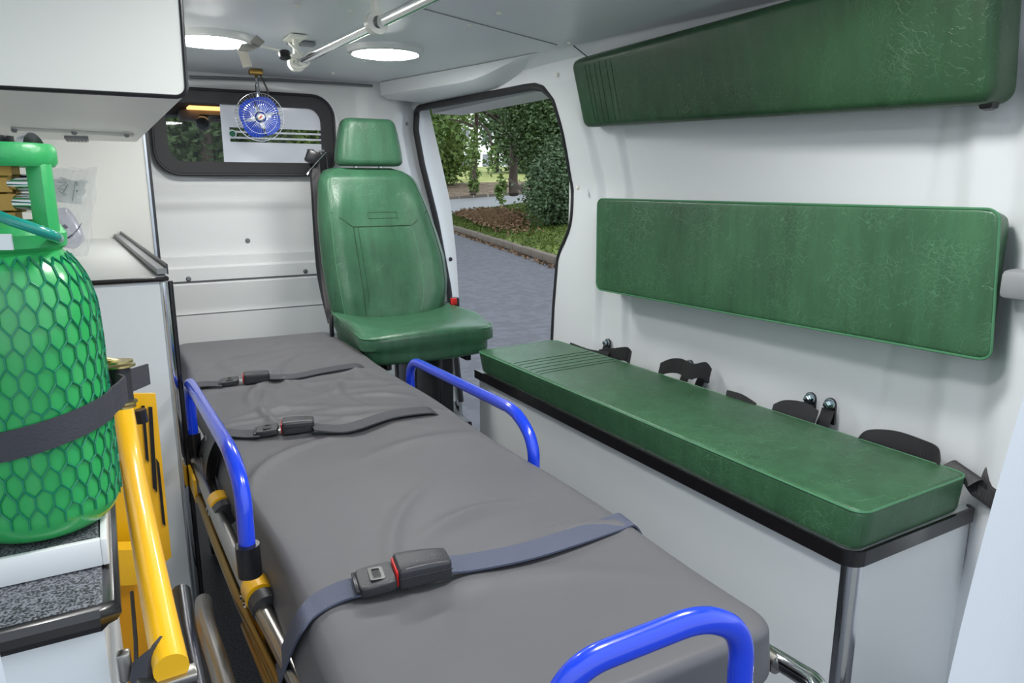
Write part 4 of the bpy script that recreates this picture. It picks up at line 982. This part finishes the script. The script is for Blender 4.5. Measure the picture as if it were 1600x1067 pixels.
# retaining strap around cylinder with ratchet
rs = thing('ratchet_strap', 'black ratchet strap holding the green cylinder at mid height', 'strap', (CA.x, CA.y, CB+.12))
rt = at(188, 600, y=.93)
hS = .868
band = []
tilt = lambda a: hS+.0-.010*math.cos(a-(-yaw)) 
for a in np.linspace(math.radians(-215), math.radians(-8), 40):
    r = CR+.0035; band.append(V((CA.x+r*math.cos(a), CA.y+r*math.sin(a), hS+.012*math.cos(a))))
band += [V((CA.x+.086, CA.y+.025, hS+.014)), rt+V((-.006, 0, 0))]
MB().ribbon(smooth_path(band, 2), V((0, 0, 1)), .028, .0025).build('webbing', 'web', rs, 60)
MB().ribbon(smooth_path([rt+V((.0, .0, 0)), rt+V((.016, .05, -.008)), rt+V((.034, .12, -.02))], 5), V((0, 0, 1)), .028, .0025).build('webbing', 'web', rs, 60)
MB().ribbon(smooth_path([rt+V((-.012, -.01, .006)), rt+V((-.03, -.012, .012)), rt+V((-.034, -.014, -.012))], 5), V((0, .2, 1)), .034, .0025).build('webbing', 'web', rs, 60)
MB().cyl(rt+V((0, 0, -.022)), rt+V((0, 0, .020)), .0125, 20).build('spool', 'plastic', rs)
for dz, rr_ in ((.022, .018), (.027, .016), (-.022, .016), (-.027, .014)):
    MB().lathe([(0, -.0012), (rr_, -.0012), (rr_, .0012), (0, .0012)], rt+V((0, 0, dz)), (0, .05, 1), 18).build('ratchet_plate', 'gold', rs)
MB().box(rt+V((-.008, 0, .030)), (.024, .012, .004), .002, rot=Matrix.Rotation(.3, 4, 'Y')).build('ratchet_lever', 'gold', rs)
# ================================================================== YELLOW STAIR CHAIR
sc = thing('stair_chair', 'folded yellow stair chair standing between cabinet and stretcher', 'evacuation chair', (.0, 1.1, 0))
tp = [at(190, 630, y=1.20), at(205, 720, y=1.10), at(225, 830, y=.90), at(250, 960, y=.74), at(268, 1045, y=.655)]
path = smooth_path(tp, 6)
MB().tube(path, .0152, 20).build('handle_tube', 'yellow', sc)
for (u, v, du, dv) in ((214, 797, 2, 3), (222, 803, 1.5, 2.5), (216, 812, 3, 3)):
    pass
# panels behind the tube
def pxquad(c, y, th, m, nm, par, dy=(0, 0, 0, 0)):
    return MB().prism([at(u, v, y=y+d_) for (u, v), d_ in zip(c, dy)], (0, th, 0)).build(nm, m, par, 0)
pxquad([(150, 600), (192, 600), (225, 900), (170, 900)], 1.22, .006, 'yellow', 'back_panel', sc)
pxquad([(172, 860), (232, 858), (232, 912), (176, 916)], 1.15, .03, 'yellow', 'cross_bracket', sc)
pxquad([(182, 908), (250, 908), (268, 1080), (190, 1080)], 1.24, .006, 'orange', 'seat_panel', sc)
pp = pxquad([(205, 615), (243, 615), (268, 870), (232, 900)], 1.345, .006, 'yellow', 'slotted_panel', sc)
for c in (((221, 634), (226, 634), (233, 722), (228, 718)), ((232, 636), (238, 636), (246, 770), (239, 762)), ((244, 716), (249, 724), (259, 822), (254, 818))):
    pxquad(c, 1.342, .002, 'blackp', 'slot', pp)
MB().tube([at(206, 925, y=1.2), at(212, 1000, y=1.1), at(214, 1080, y=1.0)], .003, 6).build('cable', 'blackp', sc)
MB().tube([at(218, 640, y=1.30), at(222, 660, y=1.30)], .010, 8).build('hinge', 'blackp', sc)
# lower black strap and buckle
MB().ribbon(smooth_path([at(206, 1062, y=.68), at(232, 1040, y=.67), at(250, 1020, y=.68)], 5), V((.2, .3, 1)), .03, .003).build('strap', 'web', sc)
MB().box(at(262, 1062, y=.66), (.05, .02, .008), .002).build('strap_buckle', 'steel', sc)
# ================================================================== OUTDOORS
def P_ground(u, v, d, z): return at(u, v, z=z)
GZ = -.40
rd = MB(); rd.add([(-30, -8, GZ), (40, -8, GZ), (40, 60, GZ-.02), (-30, 60, GZ-.02)], [(0, 1, 2, 3)]); 
ro = rd.build('ground_road', 'road', None, 0); ro['kind'] = 'structure'; ro.name = 'floor_1'

def patch(c, m, nm, n=24, wave=.0, th=0):
    b = MB(); b.grid(lambda u, v: (c[0]*(1-u)+c[1]*u)*(1-v)+(c[3]*(1-u)+c[2]*u)*v+V((0, 0, wave*math.sin(u*17)*math.sin(v*9)*math.sin(v*3.14))), n, n)
    o = b.build(nm, m, None, 60); o['kind'] = 'structure'; return o
KN0, KN1 = at(672, 343, z=GZ+.12), at(1010, 447, z=GZ+.12)
VF0, VF1 = at(672, 341.5, d=29), at(1010, 288, d=29)
R20, R21 = at(560, 321, d=38), at(1100, 284, d=38)
D0, D1 = at(560, 290, d=48), at(1100, 276, d=48)
L0, L1 = at(500, 262, d=75), at(1200, 258, d=75)
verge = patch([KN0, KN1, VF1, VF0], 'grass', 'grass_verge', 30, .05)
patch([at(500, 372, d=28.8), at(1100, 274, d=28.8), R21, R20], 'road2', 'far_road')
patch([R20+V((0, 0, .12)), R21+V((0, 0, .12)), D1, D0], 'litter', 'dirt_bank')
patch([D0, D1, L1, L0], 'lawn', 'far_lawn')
# leaf litter bed on the verge
LB = [at(735, 345, d=23.5), at(815, 362, d=18.5), at(800, 330, d=25), at(722, 331, d=28.3)]
for q in LB: q.z += .03
def vpt(u, v): return (KN0*(1-u)+KN1*u)*(1-v)+(VF0*(1-u)+VF1*u)*v
# kerb stones
def stones(a, b_, n, m, label, w_=.16, h_=.16, par=None):
    t = thing('kerb', label, 'kerb', a, None); me = None
    L = (b_-a).length/n; d = (b_-a).normalized(); ang = math.atan2(d.y, d.x)
    for k in range(n):
        c = a+(b_-a)*((k+.5)/n)
        if me is None:
            o = MB().box((0, 0, 0), (L*.975, w_, h_), .025).build('kerb_stone', m, None, 30); me = o.data; o.parent = t
        else: o = bpy.data.objects.new('kerb_stone', me); COL.objects.link(o); o.parent = t
        o.location = c-V(a)+V((0, 0, -.03+random.uniform(-.008, .008))); o.rotation_euler = (0, -math.asin(d.z), ang+random.uniform(-.01, .01))
stones(KN0, KN1, 26, 'kerb', 'weathered stone kerb between the grey road and the grass verge')
stones(R20+V((0, 0, .05)), R21+V((0, 0, .05)), 24, 'kerb', 'far low kerb between the second road and the dirt bank', .3, .25)
# scattered cards: blades and leaves
def cards(name, pts, size, m, parent=None, up=.0, seed=1, aspect=.55, **kw):
    r = np.random.default_rng(seed); n = len(pts); P = np.array(pts, dtype=float)
    a = r.normal(size=(n, 3)); a[:, 2] *= .6; a[:, 2] += up; a /= np.linalg.norm(a, axis=1)[:, None]
    t = r.normal(size=(n, 3)); b_ = np.cross(a, t); b_ /= np.linalg.norm(b_, axis=1)[:, None]
    s = (size*r.uniform(.6, 1.3, n))[:, None]
    nrm = np.cross(a, b_)
    v = np.stack([P-a*s*.5, P+b_*s*aspect*.5+nrm*s*.12, P+a*s*.5, P-b_*s*aspect*.5+nrm*s*.12], 1).reshape(-1, 3)
    me = bpy.data.meshes.new(name); me.vertices.add(4*n); me.vertices.foreach_set('co', v.ravel()); me.loops.add(4*n); me.loops.foreach_set('vertex_index', np.arange(4*n)); me.polygons.add(n)
    me.polygons.foreach_set('loop_start', np.arange(0, 4*n, 4)); me.polygons.foreach_set('loop_total', np.full(n, 4)); me.update(); me.validate(); me.materials.append(M[m])
    o = bpy.data.objects.new(name, me); COL.objects.link(o)
    if parent is not None: o.parent = parent; o.matrix_parent_inverse = Matrix.Translation(-parent_loc(parent))
    for k, q in kw.items(): o[k] = q
    return o
pp_ = [tuple(vpt(a, b_**.8)+V((0, 0, .04))) for a, b_ in rng.random((26000, 2))]
cards('grass_blades', pp_, .13, 'blade', None, .9, 3, .25, kind='stuff', label='short green grass growing on the verge behind the kerb', category='grass')
def bil(c, a, b_): return (c[0]*(1-a)+c[1]*a)*(1-b_)+(c[3]*(1-a)+c[2]*a)*b_
pp_ = [tuple(bil(LB, a, b_)+V((0, 0, .03))) for a, b_ in rng.normal(.5, .24, (9000, 2))]
cards('leaf_litter', pp_, .13, 'dry', None, .0, 4, .7, kind='stuff', label='brown fallen leaves lying on the grass verge', category='leaves')
pp_ = [tuple(KN0.lerp(KN1, a)+V((b_*.3-.3, -b_*.2, -.10))) for a, b_ in rng.random((900, 2))]
cards('gutter_leaves', pp_, .08, 'dry', None, .0, 5, .7, kind='stuff', label='dry leaves lying along the gutter of the kerb', category='leaves')
def blob(u, v, ru, rv, d, n, flat=.8, dd=None):
    c = at(u, v, d=d); k = d/f_px; q = rng.normal(size=(n, 3)); q /= np.linalg.norm(q, axis=1)[:, None]; q *= (rng.random(n)**.38)[:, None]
    # clumps
    q += rng.normal(scale=.04, size=q.shape)
    R_ = np.array(RT)*ru*k; U_ = np.array((0, 0, 1))*rv*k; F_ = np.array((math.sin(yaw), math.cos(yaw), 0))*((dd or ru)*k)
    return np.array(c)+q[:, :1]*R_+q[:, 1:2]*F_+q[:, 2:]*U_
def tree(name, label, cat, trunk, blobs, m, size, group=None, tr=.15, branches=(), clump=0):
    base = V(trunk[0]); t = thing(name, label, cat, base, group)
    tk = MB().tube(smooth_path(trunk, 5), [tr*(1-.5*i/(5*(len(trunk)-1))) for i in range(5*(len(trunk)-1)+1)], 12).build('trunk', 'bark', t)
    if branches:
        b = MB()
        for br_ in branches: pp = smooth_path(br_, 4); b.tube(pp, [tr*.45*(1-.7*i/len(pp)) for i in range(len(pp))], 7)
        b.build('branches', 'bark', t)
    P = np.concatenate([blob(*b_) for b_ in blobs])
    if clump:
        cen = P[rng.integers(0, len(P), clump)]; idx = rng.integers(0, clump, len(P)); P = P*.35+cen[idx]*.65+rng.normal(scale=size*1.6, size=P.shape)
    cards('foliage', P, size, m, t, .0, len(P) % 97, .6, kind='stuff')
    return t
tree('dense_tree', 'large dark leafy tree overhanging the verge at the right of the side door opening', 'tree',
     [at(803, 304, d=30), at(802, 270, d=30), at(806, 200, d=29), at(820, 120, d=28)],
     [(870, 195, 62, 55, 21, 19000), (835, 215, 36, 46, 22, 8000), (900, 260, 50, 70, 20, 16000), (800, 155, 50, 22, 22, 6000), (870, 120, 90, 40, 22, 10000), (960, 200, 70, 110, 22, 12000), (790, 200, 30, 20, 24, 900)], 'leaf1', .125, tr=.22,
     branches=([at(806, 250, d=29), at(790, 200, d=25), at(740, 165, d=23)], [at(820, 240, d=26), at(800, 200, d=24), at(770, 178, d=23)], [at(850, 330, d=19), at(820, 300, d=20), at(795, 280, d=21)]), clump=900)
tree('bush', 'dark rounded bush growing on the verge under the large tree', 'bush',
     [at(862, 352, d=19.2), at(862, 330, d=19.2), at(860, 300, d=19)],
     [(860, 312, 36, 38, 19, 9000), (895, 300, 45, 52, 19, 8000), (845, 285, 26, 34, 19.5, 3500), (885, 250, 35, 50, 19.5, 5000), (930, 300, 50, 80, 19, 6000)], 'leaf3', .11, tr=.08, clump=500)
tree('slim_tree', 'slim ivy-covered tree standing between the second road and the dirt bank', 'tree',
     [at(739, 304, d=37), at(741, 260, d=37), at(744, 200, d=37), at(748, 110, d=37)],
     [(741, 250, 9, 55, 37, 420), (740, 290, 9, 14, 37, 160), (768, 250, 8, 26, 36, 120), (755, 150, 40, 28, 36, 1500), (715, 160, 30, 16, 36, 500), (783, 295, 9, 24, 30, 130)], 'leaf2', .22, tr=.16,
     branches=([at(744, 200, d=37), at(722, 190, d=36), at(700, 186, d=36)], [at(745, 190, d=37), at(765, 210, d=36), at(768, 260, d=36)]))
tree('conifer', 'mid green bushy tree at the left of the side door view', 'tree',
     [at(690, 296, d=46), at(690, 260, d=46), at(690, 200, d=46)],
     [(692, 255, 36, 24, 46, 3600), (684, 205, 28, 30, 46, 2000), (650, 240, 50, 60, 46, 5000), (690, 160, 46, 22, 40, 1800), (722, 248, 18, 14, 47, 500)], 'leaf2', .34, tr=.25, clump=260)
tree('distant_tree', 'distant dark tree behind the slim ivy-covered tree', 'tree',
     [at(775, 285, d=62), at(776, 250, d=62), at(778, 170, d=62)],
     [(805, 225, 26, 30, 62, 900), (735, 205, 14, 16, 62, 120), (765, 155, 60, 18, 60, 1000), (830, 240, 40, 32, 60, 2500)], 'leaf3', .5, tr=.3, clump=160)
# trees ahead of the cab
tree('roadside_tree', 'leafy green tree seen through the left part of the bulkhead window', 'tree',
     [V((1.6, 13.2, GZ)), V((1.6, 13, 1)), V((1.6, 13, 3.2))],
     [(300, 215, 60, 50, 12, 7000), (265, 180, 60, 60, 13, 5000), (350, 205, 50, 60, 12.5, 4000)], 'leaf1', .13, tr=.14, clump=500)
tree('roadside_tree', 'leafy tree seen through the clear stripes of the frosted bulkhead window', 'tree',
     [V((4.6, 15.2, GZ)), V((4.6, 15, 1)), V((4.6, 15, 3.2))],
     [(470, 210, 80, 60, 15, 7000), (420, 230, 60, 60, 14, 5000), (560, 200, 60, 70, 15, 4000)], 'leaf2', .15, tr=.16, clump=500)
for k, (x, y, hgt) in enumerate(((-5, 19, 5.5), (-1, 24, 6.5), (9.5, 26, 6.0))):
    P_ = np.array((x, y, GZ+hgt*.62))
    t = thing('roadside_tree', ['bushy roadside tree ahead of the cab, furthest left', 'tall roadside tree straight ahead of the cab', 'rounded roadside tree ahead, just left of the side door view'][k], 'tree', (x, y, GZ), 'trees lining the road')
    MB().tube([V((x, y, GZ)), V((x+.1, y, GZ+hgt*.6))], [.2, .1], 10).build('trunk', 'bark', t)
    q = rng.normal(size=(9000, 3)); q /= np.linalg.norm(q, axis=1)[:, None]; q *= (rng.random(9000)**.4)[:, None]
    cards('foliage', P_+q*np.array((2.2, 2.0, hgt*.36)), .2, 'leaf2', t, 0, k+3, .6, kind='stuff')
# pale building far behind
bd = thing('building', 'pale cream building far behind the trees', 'building', at(760, 262, d=88))
b = MB(); c = [at(640, 275, d=90), at(900, 270, d=84)]
b.prism([c[0], c[1], c[1]+V((3, 6, 0)), c[0]+V((3, 6, 0))], (0, 0, 11)); b.build('wall', 'wallfar', bd, 0)
for k in range(7):
    for j in range(3):
        q = c[0].lerp(c[1], (k+.6)/7.4)+V((0, 0, 1.6+j*3.1)); dd_ = (c[1]-c[0]).normalized()
        MB().box(q, (1.2, .12, 1.5), 0, rot=Matrix.Rotation(math.atan2(dd_.y, dd_.x), 4, 'Z')).build('window', 'vent', bd, 0)
MB().box((c[0]+c[1])*.5+V((1.5, 3, 11.2)), ((c[1]-c[0]).length+1, 7, .4), .05, rot=Matrix.Rotation(math.atan2(dd_.y, dd_.x), 4, 'Z')).build('roof', 'vent', bd, 0)
